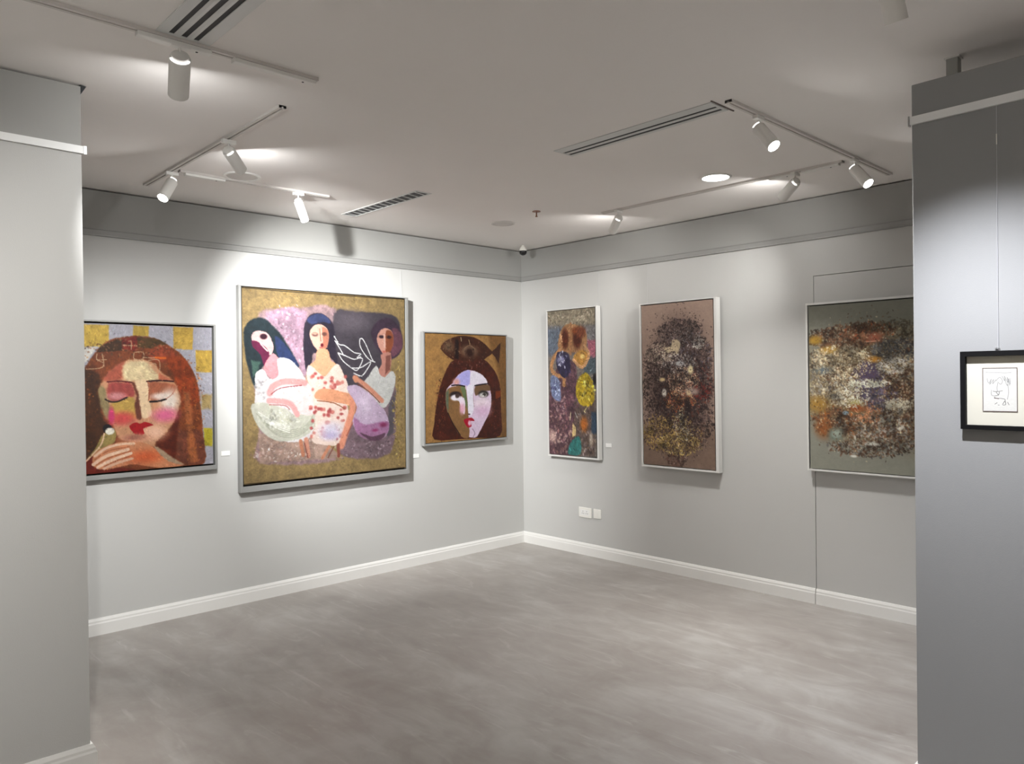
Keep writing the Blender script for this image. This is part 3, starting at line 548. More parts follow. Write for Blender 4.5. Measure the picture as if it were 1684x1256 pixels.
  ('D',12000,(0.006,0.017),0.65,[(0.234,0.215,0.195,0.061,2,[(80,56,42),(100,72,52),(54,40,32),(128,92,68)]),(0.386,0.191,0.127,0.051,1.2,[(80,56,42),(100,72,52),(54,40,32),(128,92,68),(160,84,50)]),(0.53,0.189,0.13,0.05,0.8,[(110,100,80),(90,84,70)]),(0.548,0.308,0.114,0.059,1.6,[(90,90,90),(110,110,106),(60,58,60)]),(0.191,0.369,0.168,0.074,2,[(182,168,136),(150,138,110),(206,194,166),(110,94,76),(84,70,56)]),(0.263,0.463,0.133,0.061,1.4,[(182,168,136),(150,138,110),(206,194,166),(110,94,76),(84,70,56),(80,56,42),(100,72,52),(54,40,32),(128,92,68)]),(0.566,0.427,0.111,0.07,1.6,[(182,168,136),(150,138,110),(206,194,166),(110,94,76),(84,70,56),(120,120,110),(150,150,140),(84,80,80),(176,170,160)]),(0.383,0.465,0.078,0.072,1.2,[(84,72,92),(60,54,70),(110,100,116)]),(0.431,0.596,0.105,0.07,1.6,[(84,72,92),(60,54,70),(110,100,116),(70,70,80)]),(0.2,0.556,0.095,0.082,1.3,[(120,120,110),(150,150,140),(84,80,80),(176,170,160),(182,168,136),(150,138,110),(206,194,166),(110,94,76),(84,70,56)]),(0.584,0.526,0.093,0.078,1.5,[(80,56,42),(100,72,52),(54,40,32),(128,92,68)]),(0.167,0.766,0.118,0.074,1.5,[(80,56,42),(100,72,52),(54,40,32),(128,92,68),(160,90,40)]),(0.38,0.789,0.185,0.06,1.5,[(80,56,42),(100,72,52),(54,40,32),(128,92,68),(120,120,110),(150,150,140),(84,80,80),(176,170,160)]),(0.544,0.743,0.111,0.08,1.6,[(120,120,110),(150,150,140),(84,80,80),(176,170,160),(80,56,42),(100,72,52),(54,40,32),(128,92,68)]),(0.359,0.932,0.18,0.041,1.3,[(80,56,42),(100,72,52),(54,40,32),(128,92,68),(120,120,110),(150,150,140),(84,80,80),(176,170,160)]),(0.543,0.862,0.111,0.06,1.2,[(80,56,42),(100,72,52),(54,40,32),(128,92,68),(120,120,110),(150,150,140),(84,80,80),(176,170,160)]),(0.755,0.507,0.131,0.209,3,[(80,56,42),(100,72,52),(54,40,32),(128,92,68),(120,120,110),(150,150,140),(84,80,80),(176,170,160),(182,168,136),(150,138,110),(206,194,166),(110,94,76),(84,70,56)]),(0.797,0.697,0.105,0.114,1.5,[(80,56,42),(100,72,52),(54,40,32),(128,92,68),(120,120,110),(150,150,140),(84,80,80),(176,170,160)]),(0.041,0.461,0.055,0.126,0.7,[(150,140,116),(120,116,110)])]),
  ('E',(190,150,60),0.043,0.227,0.043,0.0273,0.7),
  ('E',(200,160,80),0.134,0.294,0.0525,0.0231,0.7),
  ('E',(176,136,64),0.05,0.653,0.066,0.0484,0.9),
  ('E',(150,92,50),0.092,0.811,0.0484,0.0577,0.9),
  ('E',(176,166,110),0.307,0.643,0.05,0.0287,0.6),
  ('E',(150,80,40),0.312,0.674,0.0513,0.0225,0.7),
  ('P',(94,80,104),[(0.354,0.383),(0.394,0.379),(0.452,0.475),(0.373,0.485),(0.334,0.464)],0.0108,0.2),
  ('E',(196,140,60),0.423,0.364,0.0429,0.0185,0.7),
  ('E',(186,110,84),0.425,0.224,0.039,0.0266,0.8),
  ('L',(220,160,130),0.0069,[(0.375,0.252),(0.454,0.247)]),
  ('E',(124,136,124),0.171,0.849,0.0483,0.0399,0.6),
  ('E',(160,170,156),0.176,0.844,0.0273,0.0231,0.6),
  ('E',(130,150,160),0.238,0.706,0.0185,0.0123,0.5),
  ('E',(190,190,170),0.545,0.644,0.0532,0.0195,0.7),
  ('E',(226,226,214),0.288,0.983,0.0205,0.0082,0.6),
  ('E',(206,206,194),0.404,0.899,0.039,0.0103,0.7),
  ('E',(110,120,124),0.095,0.43,0.0538,0.021,0.8),
  ('D',1500,(0.004,0.011),0.8,[(0.212,0.38,0.158,0.095,2,[(214,204,178),(194,172,136)]),(0.383,0.515,0.1,0.021,1,[(200,200,180)]),(0.529,0.407,0.074,0.04,1,[(200,196,186)]),(0.292,0.597,0.08,0.062,1,[(206,200,180)]),(0.564,0.644,0.066,0.03,1,[(196,190,170)]),(0.381,0.698,0.06,0.051,0.7,[(176,120,84)])]),
  ('D',3500,(0.004,0.01),0.55,[(0.353,0.525,0.34,0.349,3,[(70,50,40),(200,186,150),(110,80,54),(150,140,120)]),(0.755,0.526,0.228,0.314,2,[(90,66,46),(176,160,130),(60,50,46)])]),
 ]),
 'sketch': ((236, 236, 230), (0.0975, 0.145), 0.01, [
  ('L',(158,158,158),0.0015,[(0.011,0.034),(0.016,0.05),(0.024,0.036),(0.019,0.054),(0.031,0.037),(0.028,0.052),(0.038,0.038)]),
  ('L',(158,158,158),0.0015,[(0.038,0.042),(0.049,0.03),(0.057,0.042),(0.052,0.054),(0.043,0.046)]),
  ('L',(158,158,158),0.0014,[(0.056,0.026),(0.064,0.042),(0.063,0.026),(0.073,0.048),(0.071,0.03),(0.079,0.054),(0.081,0.034)]),
  ('L',(158,158,158),0.0015,[(0.064,0.034),(0.071,0.058),(0.076,0.034),(0.078,0.058)]),
  ('L',(158,158,158),0.0015,[(0.073,0.054),(0.075,0.082),(0.071,0.105)]),
  ('L',(158,158,158),0.0015,[(0.043,0.05),(0.041,0.066),(0.042,0.078)]),
  ('L',(158,158,158),0.0015,[(0.024,0.074),(0.024,0.09),(0.033,0.094)]),
  ('L',(158,158,158),0.0015,[(0.007,0.012),(0.035,0.013),(0.063,0.015),(0.083,0.014)]),
  ('L',(90,88,90),0.0015,[(0.029,0.077),(0.038,0.079),(0.057,0.076)]),
  ('L',(90,88,90),0.0015,[(0.038,0.08),(0.045,0.09),(0.048,0.08)]),
  ('L',(90,88,90),0.0015,[(0.033,0.098),(0.038,0.102),(0.052,0.102),(0.064,0.105),(0.064,0.113)]),
  ('L',(90,88,90),0.0015,[(0.034,0.094),(0.045,0.091)]),
  ('L',(90,88,90),0.0015,[(0.034,0.122),(0.041,0.117)]),
  ('L',(90,88,90),0.0015,[(0.044,0.125),(0.047,0.125)]),
  ('L',(90,88,90),0.0015,[(0.057,0.123),(0.064,0.111),(0.066,0.123),(0.058,0.125)]),
  ('L',(90,88,90),0.0015,[(0.072,0.115),(0.076,0.124)]),
  ('L',(90,70,70),0.0025,[(0.033,0.101),(0.045,0.103)]),
 ]),
}

# ------------------------------------------------------------------ room shell
XB, YB = -8.6, -8.6                     # the rest of the gallery, behind the camera
LX, LY = -4.157, -1.770                 # near left wall: free end and face
RX, RY = -1.993, -4.133                 # near right wall: face and free end
DY0, DY1, DZ = -2.826, -3.906, 2.212    # flush door in the right wall
b = B(); b.box(XB, YB, -.1, .2, .2, 0); struct(b.build('floor', 'floor'))
b = B(); b.box(XB, YB, H, .2, .2, H+.1); struct(b.build('ceiling', 'ceiling'))
TOP = H - .009                          # shadow gap under the ceiling
b = B(); b.box(XB, 0, 0, .2, .2, TOP); struct(b.build('wall_left', 'wall'))
b = B(); b.box(0, DY0, 0, .16, 0, TOP).box(0, DY1, DZ, .16, DY0, TOP).box(0, YB, 0, .16, DY1, TOP).box(.10, DY1, 0, .16, DY0, DZ)
struct(b.build('wall_right', 'wall'))
b = B(); b.box(XB-.2, YB, 0, XB, .2, H); struct(b.build('wall_behind', 'wall'))
b = B(); b.box(XB, YB-.2, 0, .2, YB, H); struct(b.build('wall_back', 'wall'))
b = B(); b.box(XB, LY, 0, LX, LY+.22, TOP); struct(b.build('wall_near_left', 'wall'))
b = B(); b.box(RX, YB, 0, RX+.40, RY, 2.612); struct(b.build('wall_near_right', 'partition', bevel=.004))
# flush door leaf
b = B(); b.box(.0, DY1+.004, .004, .045, DY0-.004, DZ-.004); struct(b.build('door_1', 'wall'))

BB = [(0, 0), (.016, 0), (.016, .070), (.0145, .074), (.013, .078), (.0125, .088), (.009, .096), (.006, .103), (0, .103)]
def baseboard(name, axis, a, b_, face, sgn, m='trim'):
    q = B(); q.prism([(face + sgn*u, v) for u, v in BB], axis, a, b_); return struct(q.build(name, m))
baseboard('baseboard_left', 'x', LX+.0-4.4, -.0, 0, -1)
bb = baseboard('baseboard_right', 'y', 0, DY0+.001, 0, -1)
baseboard('baseboard_door', 'y', DY0-.003, DY1+.003, 0, -1)
baseboard('baseboard_right_rear', 'y', DY1-.001, YB, 0, -1)
def wrap_baseboard(name, pts):           # mitred run round a free wall end; pts = outer corner path as (point, outward normals)
    bm = bmesh.new(); rings = []
    for (x, y), (nx, ny) in pts:
        rings.append([bm.verts.new((x + nx*u, y + ny*u, v)) for u, v in BB])
    for A, D in zip(rings, rings[1:]):
        for i in range(len(BB)): bm.faces.new([A[i], A[(i+1) % len(BB)], D[(i+1) % len(BB)], D[i]])
    bm.faces.new(rings[0]); bm.faces.new(rings[-1][::-1])
    q = B(); q.bm.free(); q.bm = bm; return struct(q.build(name, 'trim'))
wrap_baseboard('baseboard_near_left', [((XB, LY), (0, -1)), ((LX, LY), (1.35, -1)), ((LX, LY+.22), (1.35, 1)), ((XB, LY+.22), (0, 1))])
wrap_baseboard('baseboard_near_right', [((RX, YB), (-1, 0)), ((RX, RY), (-1, 1)), ((RX+.40, RY), (1, 1)), ((RX+.40, YB), (1, 0))])

# picture rails
def rail_prof(f, s, z0, z1, d=.014):
    return [(f, z0), (f+s*d, z0), (f+s*d, z0+.006), (f+s*(d-.004), z0+.009), (f+s*(d-.004), z1-.008), (f+s*d, z1-.005), (f+s*d, z1), (f, z1)]
q = B(); q.prism(rail_prof(0, -1, 2.454, 2.498), 'x', LX-4.4, 0); struct(q.build('trim_1', 'rail'))
q = B(); q.prism(rail_prof(0, -1, 2.454, 2.498), 'y', 0, YB); struct(q.build('trim_2', 'rail'))
q = B(); q.prism([(LY, 2.465), (LY-.012, 2.465), (LY-.012, 2.494), (LY, 2.494)], 'x', XB, LX+.004)
t = struct(q.build('trim_3', 'alu'))
q = B(); q.box(LX+.006, LY-.013, 2.464, LX+.016, LY+.0, 2.495); q.build('end_cap', 'steel', t)
q = B(); q.prism([(RX, 2.463), (RX-.012, 2.463), (RX-.012, 2.492), (RX, 2.492)], 'y', YB, RY+.002)
t = struct(q.build('trim_4', 'alu'))
q = B(); q.box(RX-.013, RY+.003, 2.458, RX+.002, RY+.008, 2.495); q.build('end_cap', 'steel', t)
# thin wall-top bracket at the free end of the near left wall
q = B(); q.prism([(LX+.001, H-.001), (LX+.022, H-.004), (LX+.001, H-.040)], 'y', LY+.003, LY+.05)
tag(q.build('wall_bracket', 'dark'), 'small dark triangular bracket under the ceiling at the near left wall end', 'bracket')
# post between near right wall and ceiling
t = thing('ceiling_post', (-1.79, -4.215, 2.612), 'short square grey post from the top of the near right wall to the ceiling', 'post')
q = B(); q.box(-.02, -.02, 0, .02, .02, H-2.612-.006); q.build('shaft', 'post', t)
q = B(); q.box(-.026, -.026, H-2.612-.006, .026, .026, H-2.612); q.build('cap_plate', 'whiteframe', t)

# ------------------------------------------------------------------ artwork painted on a fine grid of pigment
def vnoise(rs, h, w, cell):
    gh, gw = int(h/cell)+3, int(w/cell)+3
    g = rs.rand(gh, gw); yy = np.arange(h)/cell; xx = np.arange(w)/cell
    y0 = yy.astype(int); x0 = xx.astype(int); fy = (yy-y0)[:, None]; fx = (xx-x0)[None]
    fy = fy*fy*(3-2*fy); fx = fx*fx*(3-2*fx)
    A = g[np.ix_(y0, x0)]; Bq = g[np.ix_(y0, x0+1)]; Cq = g[np.ix_(y0+1, x0)]; D = g[np.ix_(y0+1, x0+1)]
    return (A*(1-fx)+Bq*fx)*(1-fy)+(Cq*(1-fx)+D*fx)*fy - .5
def smooth_path(p, closed, k=4):
    n = len(p); out = []
    P = np.array(p, float)
    if n < 3: return P
    rng = range(n if closed else n-1)
    for i in rng:
        p0 = P[(i-1) % n] if closed or i > 0 else P[i]; p1 = P[i]; p2 = P[(i+1) % n]; p3 = P[(i+2) % n] if closed or i+2 < n else P[(i+1) % n]
        for j in range(k):
            t = j/k; out.append(.5*((2*p1)+(-p0+p2)*t+(2*p0-5*p1+4*p2-p3)*t*t+(-p0+3*p1-3*p2+p3)*t**3))
    if not closed: out.append(P[-1])
    return np.array(out)
def segdist(px, py, pts, closed):
    d = np.full(px.shape, 1e9); inside = np.zeros(px.shape, bool); n = len(pts)
    for i in range(n if closed else n-1):
        ax, ay = pts[i]; bx, by = pts[(i+1) % n]; ex, ey = bx-ax, by-ay; L2 = ex*ex+ey*ey+1e-12
        t = np.clip(((px-ax)*ex+(py-ay)*ey)/L2, 0, 1)
        d = np.minimum(d, (px-ax-t*ex)**2+(py-ay-t*ey)**2)
        if closed and abs(ey) > 1e-9:
            c = (ay > py) != (by > py)
            inside ^= c & (px < ex*(py-ay)/ey+ax)
    return np.sqrt(d), inside
def paint(key, cell):
    bg, (W, Hh), nz, ops = ART[key]
    rs = np.random.RandomState(sum(map(ord, key))); nx, ny = int(W/cell)+1, int(Hh/cell)+1
    X = np.linspace(0, W, nx)[None].repeat(ny, 0); Y = np.linspace(0, Hh, ny)[:, None].repeat(nx, 1)
    fine = vnoise(rs, ny, nx, 2.2)*.6+vnoise(rs, ny, nx, 5)*.7+vnoise(rs, ny, nx, 14)*.7
    fine2 = vnoise(rs, ny, nx, 1.6)*.5+vnoise(rs, ny, nx, 7)*.9+vnoise(rs, ny, nx, 30)*.6
    clump = vnoise(rs, ny, nx, 9)*.8+vnoise(rs, ny, nx, 22)*.8
    img = np.array(bg, float)[None, None]*(1+nz*fine[..., None]*np.array([1, 1, .9]))
    sx, sy = W/(nx-1), Hh/(ny-1)
    def win(x0, y0, x1, y1):
        return (slice(max(0, int(y0/sy)-1), max(0, min(ny, int(y1/sy)+2))), slice(max(0, int(x0/sx)-1), max(0, min(nx, int(x1/sx)+2))))
    def comp(w, a, col, n_=0.0):
        if a.size == 0: return
        c = np.array(col, float)[None, None]*(1+n_*(fine2[w])[..., None])
        img[w] = img[w]*(1-a[..., None])+c*a[..., None]
    for o in ops:
        if o[0] == 'P':
            pts = smooth_path(o[2], True, 3) if len(o[2]) > 4 else np.array(o[2], float)
            s = max(o[3], cell*.45)
            w = win(pts[:, 0].min()-s*2, pts[:, 1].min()-s*2, pts[:, 0].max()+s*2, pts[:, 1].max()+s*2)
            if X[w].size == 0: continue
            d, ins = segdist(X[w], Y[w], pts, True); sd = np.where(ins, d, -d)+fine[w]*s*.9
            a = np.clip(.5+sd/(2*s), 0, 1); comp(w, a*a*(3-2*a), o[1], o[4])
        elif o[0] == 'L':
            pts = smooth_path(o[3], False, 4); r = max(o[2]/2, cell*.5)
            w = win(pts[:, 0].min()-r*2, pts[:, 1].min()-r*2, pts[:, 0].max()+r*2, pts[:, 1].max()+r*2)
            if X[w].size == 0: continue
            d, _ = segdist(X[w], Y[w], pts, False); a = np.clip((r-d)/(cell*.9)+.5, 0, 1)
            if r > cell*3: a = np.clip((r-d)/(r*.45), 0, 1)
            comp(w, a, o[1], .08)
        elif o[0] == 'E':
            _, col, x, y, rx, ry, soft = o; k = 1+soft
            w = win(x-rx*k, y-ry*k, x+rx*k, y+ry*k)
            if X[w].size == 0: continue
            r = np.sqrt(((X[w]-x)/rx)**2+((Y[w]-y)/ry)**2); a = np.clip((1+soft-r)/(2*soft+1e-3), 0, 1); comp(w, a*a*(3-2*a), col, .1)
        elif o[0] == 'B':                     # bristle marks dragged from the colours already laid down
            _, n, (s0, s1), jit, alpha = o; ph = rs.uniform(0, 6.28)
            for k in range(n):
                x, y = rs.uniform(0, W), rs.uniform(0, Hh); L = rs.uniform(s0, s1)*.5+.001
                col = img[min(ny-1, int(y/sy)), min(nx-1, int(x/sx))]*rs.uniform(1-jit, 1+jit)*(1+rs.uniform(-.03, .03, 3))
                th = ph+2.2*math.sin(x*4+y*3)+rs.uniform(-.5, .5); w = win(x-L, y-L, x+L, y+L)
                if X[w].size == 0: continue
                dx, dy = X[w]-x, Y[w]-y; p = (dx*math.cos(th)+dy*math.sin(th))/L; q = (-dx*math.sin(th)+dy*math.cos(th))/(L*.38)
                a = np.clip(1.5-(p*p+q*q)*1.5, 0, 1)*alpha; comp(w, a, col)
        else:
            _, n, (s0, s1), alpha, cl = o; wt = np.array([c[4] for c in cl], float); wt /= wt.sum()
            for k in range(n):
                c = cl[rs.choice(len(cl), p=wt)]; u, v = rs.uniform(-1, 1, 2)
                while u*u+v*v > 1: u, v = rs.uniform(-1, 1, 2)
                g = 1+abs(rs.normal(0, .13)); u *= g; v *= g
                x = c[0]+u*c[2]*1.15; y = c[1]+v*c[3]*1.15; col = c[5][rs.randint(len(c[5]))]
                L = rs.uniform(s0, s1); th = rs.uniform(0, math.pi); a1, a2 = L, L*rs.uniform(.3, .7)
                w = win(x-L, y-L, x+L, y+L)
                if X[w].size == 0: continue
                dx, dy = X[w]-x, Y[w]-y; p = (dx*math.cos(th)+dy*math.sin(th))/a1; q = (-dx*math.sin(th)+dy*math.cos(th))/a2
                a = np.clip(1.4-(p*p+q*q)*1.4, 0, 1)*alpha; m = rs.uniform(.88, 1.12)*(1+.75*clump[min(ny-1, max(0, int(y/sy))), min(nx-1, max(0, int(x/sx)))]); comp(w, a, [min(255, t*m) for t in col])
    return np.clip(img, 0, 255), fine
PIG = {'lady_bird': .62, 'three_women': .46, 'lady_fish': .66, 'two_figures': .80, 'vase_cluster': .84, 'coral_mass': .92, 'sketch': .72}
def paint_mesh(name, key, cell, parent, x0, ztop, y, relief=.0008):
    bg, (W, Hh), nz, ops = ART[key]; img, fine = paint(key, cell); ny, nx = img.shape[:2]
    X = np.linspace(0, W, nx)[None].repeat(ny, 0)+x0; Z = ztop-np.linspace(0, Hh, ny)[:, None].repeat(nx, 1)
    Yc = y - relief*(fine+.5); co = np.stack([X, Yc, Z], -1).reshape(-1, 3).astype(np.float32)
    me = bpy.data.meshes.new(name); me.vertices.add(nx*ny); me.vertices.foreach_set('co', co.ravel())
    i = np.arange(ny-1)[:, None]*nx+np.arange(nx-1)[None]; i = i.ravel()
    q = np.stack([i, i+nx, i+nx+1, i+1], -1).astype(np.int32); nf = len(q)
    me.loops.add(nf*4); me.loops.foreach_set('vertex_index', q.ravel()); me.polygons.add(nf)
    me.polygons.foreach_set('loop_start', np.arange(0, nf*4, 4, dtype=np.int32)); me.polygons.foreach_set('loop_total', np.full(nf, 4, dtype=np.int32))
    me.update(calc_edges=True)
    lin = img/255.; lin = np.where(lin <= .04045, lin/12.92, ((lin+.055)/1.055)**2.4)*PIG[key]
    at = me.color_attributes.new('pigment', 'FLOAT_COLOR', 'POINT'); rgba = np.ones((nx*ny, 4), np.float32); rgba[:, :3] = np.clip(lin, 0, .92).reshape(-1, 3)
    at.data.foreach_set('color', rgba.ravel())
    me.polygons.foreach_set('use_smooth', np.ones(nf, dtype=bool))
    me.validate(); return link(name, me, 'paint', parent)

def ring(bq, w, h, l, t, r, b_, y0, y1):      # rectangular frame, x 0..w, z 0..h
    o = [(0, 0), (w, 0), (w, h), (0, h)]; i = [(l, b_), (w-r, b_), (w-r, h-t), (l, h-t)]
    V = [[bq.bm.verts.new((x, y, z)) for x, z in q] for q in (o, i) for y in (y0, y1)]
    OB, OF, IB, IF = V
    for k in range(4):
        j = (k+1) % 4
        for q in ((OB[k], OB[j], OF[j], OF[k]), (OF[k], OF[j], IF[j], IF[k]), (IF[k], IF[j], IB[j], IB[k]), (IB[k], IB[j], OB[j], OB[k])): bq.bm.faces.new(q)
    return bq
def picture(name, label, cat, side, h0, z0, w, h, depth, lips, fm, key, cv, cell, lean=0, wires=(), wall=0.0, group=None, railz=2.46):
    """side 'L': on the left wall (x runs with +X); 'R': on a wall facing -X (x runs with -Y). cv = canvas rect (x, ztop) in frame coordinates"""
    if side == 'L': t = thing(name, (h0, -.006+wall, z0), label, cat, group, (lean, 0, 0))
    else:
        t = thing(name, (-.006+wall, h0, z0), label, cat, group)
        t.rotation_euler = (Matrix.Rotation(-math.pi/2, 3, 'Z') @ Matrix.Rotation(lean, 3, 'X')).to_euler()
    q = B(); ring(q, w, h, *lips, -.004, -depth); q.build('frame', fm, t, bevel=.0015)
    q = B(); q.box(.004, -.010, .004, w-.004, -.003, h-.004); q.build('backing_board', 'canvas', t)
    cx, cz = cv; W, Hh = ART[key][1]
    q = B(); q.box(cx+.001, -.0095-.0, cz-Hh+.001, cx+W-.001, -(depth-.008), cz-.001); q.build('stretched_canvas', 'canvas', t)
    pm = paint_mesh('painted_surface', key, cell, t, cx, cz, -(depth-.0065))
    for xw in wires:
        top = (railz-z0); q = B(); q.tube([(xw, -.006, h-.02), (xw, math.tan(lean)*(top)*1.0-.004 if lean else -.004, top)], .0005, 6); q.build('hanging_wire', 'wire', t)
    return t, pm
picture('portrait_painting', 'square painting of a brown-haired woman with closed eyes holding a small bird',
        'painting', 'L', -3.905, .958, .975, .975, .045, (.012, .010, .013, .028), 'silver', 'lady_bird', (-3.885+3.905, 1.912-.958), .0032, lean=.006)
picture('group_painting', 'largest painting, three seated women on gold ground, silver frame, middle of the left wall',
        'painting', 'L', -2.772, .777, 1.420, 1.437, .050, (.018, .008, .024, .040), 'silver', 'three_women', (-2.747+2.772, 2.200-.777), .0033, lean=.008, wires=(.035, 1.385))
picture('portrait_painting', 'small square painting of a wide-eyed woman with a brown fish on her head',
        'painting', 'L', -1.198, .990, .955, .955, .045, (.016, .009, .008, .016), 'silver', 'lady_fish', (-1.175+1.198, 1.930-.990), .0030, lean=.008)
picture('figure_painting', 'narrowest painting, two standing figures seen from behind with a yellow skirt, white frame',
        'painting', 'R', -.382, .843, .595, 1.309, .050, (.009, .007, .018, .014), 'whiteframe', 'two_figures', (.012, 2.140-.843), .0030, lean=.004, wires=(.57,))
picture('abstract_painting', 'tall narrow painting of a dark speckled oval mass on mauve-brown ground, white frame',
        'painting', 'R', -1.427, .829, .702, 1.298, .055, (.012, .008, .024, .014), 'whiteframe', 'vase_cluster', (.018, 2.112-.829), .0028, lean=.010, wires=(.045,))
picture('abstract_painting', 'painting of a brown and cream mass on grey-green, partly hidden by the near right wall',
        'painting', 'R', -2.800, .905, 1.150, 1.120, .050, (.012, .015, .014, .012), 'whiteframe', 'coral_mass', (.019, 2.003-.905), .0033, lean=.008)

# small framed drawing on the near right wall
t = thing('framed_drawing', (RX-.001, -4.294, 1.351), 'small faint pencil drawing in cream mount and black frame on the near right wall', 'drawing', None, (0, 0, -math.pi/2))
w_, h_ = .232, .272
q = B(); ring(q, w_, h_, .016, .018, .016, .015, 0, -.026); q.build('frame', 'blackframe', t, bevel=.001)
q = B(); q.box(.010, -.006, .010, w_-.010, -.001, h_-.010); q.build('mount', 'mount', t)
q = B(); ring(q, .104, .151, .0022, .0022, .0022, .0022, -.006, -.0078)
f = q.build('fillet', 'line', t); f.location = (.0645, 0, .0625)
q = B(); q.box(.0665, -.0068, .0645, .1665, -.006, .2115)
s = q.build('paper_sheet', 'sheet', t)
paint_mesh('pencil_lines', 'sketch', .0006, s, .0675, .2105, -.0072, relief=0)
q = B(); q.tube([(.112, -.004, h_), (.112, -.002, 2.366-1.351), (.112, -.002, 2.47-1.351)], .0006, 6); q.build('hanging_wire', 'wire', t)
q = B(); ring(q, .012, .010, .002, .002, .002, .001, -.002, -.012); c = q.build('hook', 'steel', t); c.location = (.105, 0, h_)
q = B(); q.tube([(.112, -.0025, 2.33-1.351), (.112, -.0025, 2.366-1.351)], .0018, 8); q.build('wire_sleeve', 'plastic', t)

# ------------------------------------------------------------------ tracks and track heads
def track(x0, y0, x1, y1, label, boxes=()):
    L = math.hypot(x1-x0, y1-y0); a = math.atan2(y1-y0, x1-x0)
    t = thing('lighting_track', (x0, y0, H), label, 'lighting track', None, (0, 0, a))
    q = B(); q.prism([(-.017, 0), (-.017, -.012), (-.0045, -.012), (-.0045, -.005), (.0045, -.005), (.0045, -.012), (.017, -.012), (.017, 0)], 'x', 0, L); q.build('rail', 'track', t)
    for s0 in (0, L-.004):
        q = B(); q.box(s0, -.0175, -.0125, s0+.004, .0175, 0); q.build('end_cap', 'track', t)
    for (s0, s1, dz) in boxes:
        q = B(); q.box(s0, -.0155, -.012-dz, s1, .0155, -.012); f = q.build('feed_box', 'white', t, bevel=.003)
        q = B(); q.lathe([(0, -.0005), (.0045, -.0005), (.0045, .0005), (0, .0005)], 12, Matrix.Translation((s1-.05, 0, -.0125-dz))); q.build('screw', 'dark', f)
    return t
track(-5.30, -2.44, -3.483, -2.44, 'long white lighting track nearest the camera, under the near left ceiling grille', [(1.817-.34, 1.817-.01, .016), (1.817-.67, 1.817-.42, .016)])
track(-3.447, -2.08, -3.447, -.32, 'white lighting track running towards the left wall above the closed-eyed portrait', [])
track(-3.41, -.76, -2.470, -.76, 'thin white lighting track parallel to the left wall above the largest painting', [(.03, .26, .014)])
track(-2.045, -3.41, -.236, -3.41, 'white lighting track running to the right wall beside the near right wall', [])
track(-.72, -1.60, -.72, -3.34, 'long thin white lighting track parallel to the right wall', [(1.50, 1.72, .012), (1.30, 1.46, .012)])

def head(name, x, y, aim, label, wash=1, beam=1, col=None, L=.135, rad=.031, zp=2.675, spot=66, leak=70):
    col = col or NEUT
    t = thing(name, (x, y, H), label, 'track light', None)
    q = B(); q.box(-.034, -.013, -.030, .034, .013, -.012); q.build('track_adapter', 'white', t, bevel=.002)
    q = B(); q.tube([(0, 0, -.030), (0, 0, zp-H+.0)], .0045, 12); q.build('stem', 'white', t, smooth=True)
    d = Vector(aim).normalized(); rot = (-d).to_track_quat('Z', 'Y').to_matrix().to_4x4()
    # head axis: local +z is the back, -z the lens; hangs by the back third
    mt = Matrix.Translation((0, 0, zp-H)) @ rot
    q = B(); q.lathe([(0, .004), (rad*.93, .004), (rad, .0), (rad, -L), (rad*.90, -L), (rad*.90, -L+.006), (0, -L+.006)], 40); o = q.build('lamp_body', 'white', t, smooth=True); o.matrix_local = mt
    q = B(); q.lathe([(0, .0165), (rad*.72, .0165), (rad*.80, .0150), (rad*.80, .0075), (0, .0075)], 32); o2 = q.build('back_cap', 'white', o, smooth=True)
    if leak:
        side = rot.to_3x3().inverted() @ Vector((CAM.x-x, CAM.y-y, -.8)); a0 = math.atan2(side.y, side.x); pr = [(rad*.76, .0042), (rad*1.005, .0042), (rad*1.005, .0082), (rad*.76, .0082)]
        q = B(); rg = [[q.bm.verts.new((r_*math.cos(a0+a_), r_*math.sin(a0+a_), z_)) for r_, z_ in pr] for a_ in [math.radians(leak*(i/14-.5)) for i in range(15)]]
        for A_, D_ in zip(rg, rg[1:]):
            for i in range(4): q.bm.faces.new([A_[i], A_[(i+1) % 4], D_[(i+1) % 4], D_[i]])
        q.bm.faces.new(rg[0]); q.bm.faces.new(rg[-1]); q.build('vent_slot', 'leak', o)
    q = B(); q.lathe([(0, -L+.0035), (rad*.88, -L+.0035), (rad*.88, -L+.0055), (0, -L+.0055)], 32); q.build('lens', 'lens', o)
    p = Vector((x, y, zp)) + d*(L+.003)
    def lamp(kind, W, sp):
        ld = bpy.data.lights.new('lamp_light', kind); ld.energy = W; ld.color = col; lo = bpy.data.objects.new('lamp_light', ld); C.objects.link(lo)
        lo.matrix_world = Matrix.Translation(p) @ (-d).to_track_quat('Z', 'Y').to_matrix().to_4x4()
        if kind == 'AREA': ld.shape = 'DISK'; ld.size = rad*1.7; ld.spread = math.pi
        else: ld.spot_size = math.radians(sp); ld.spot_blend = 1; ld.shadow_soft_size = .022
        lo.parent = t; lo.matrix_parent_inverse = Matrix.Translation((-x, -y, -H))
    if wash: lamp('AREA', WASH*wash, 180)
    if beam: lamp('SPOT', BEAM*beam, spot)
    return t
head('track_light', -4.011, -2.44, (.24, .80, -.55), 'white track light nearest the camera, hanging before the near left ceiling grille', col=WHITE, beam=2.2, leak=130, rad=.036, L=.15)
head('track_light', -3.440, -1.50, (.70, .575, -.43), 'white track light tilted right in front of the round unlit ceiling fitting', col=WHITE, beam=5.2, spot=76)
head('track_light', -3.440, -.73, (-.50, -.33, -.80), 'lit track light facing the room with its shadow cast on the left wall', beam=1.6)
head('track_light', -2.680, -.76, (.55, .427, -.70), 'slim white track light hanging upright above the largest painting', col=WHITE, beam=.26, spot=100, rad=.028, zp=2.672)
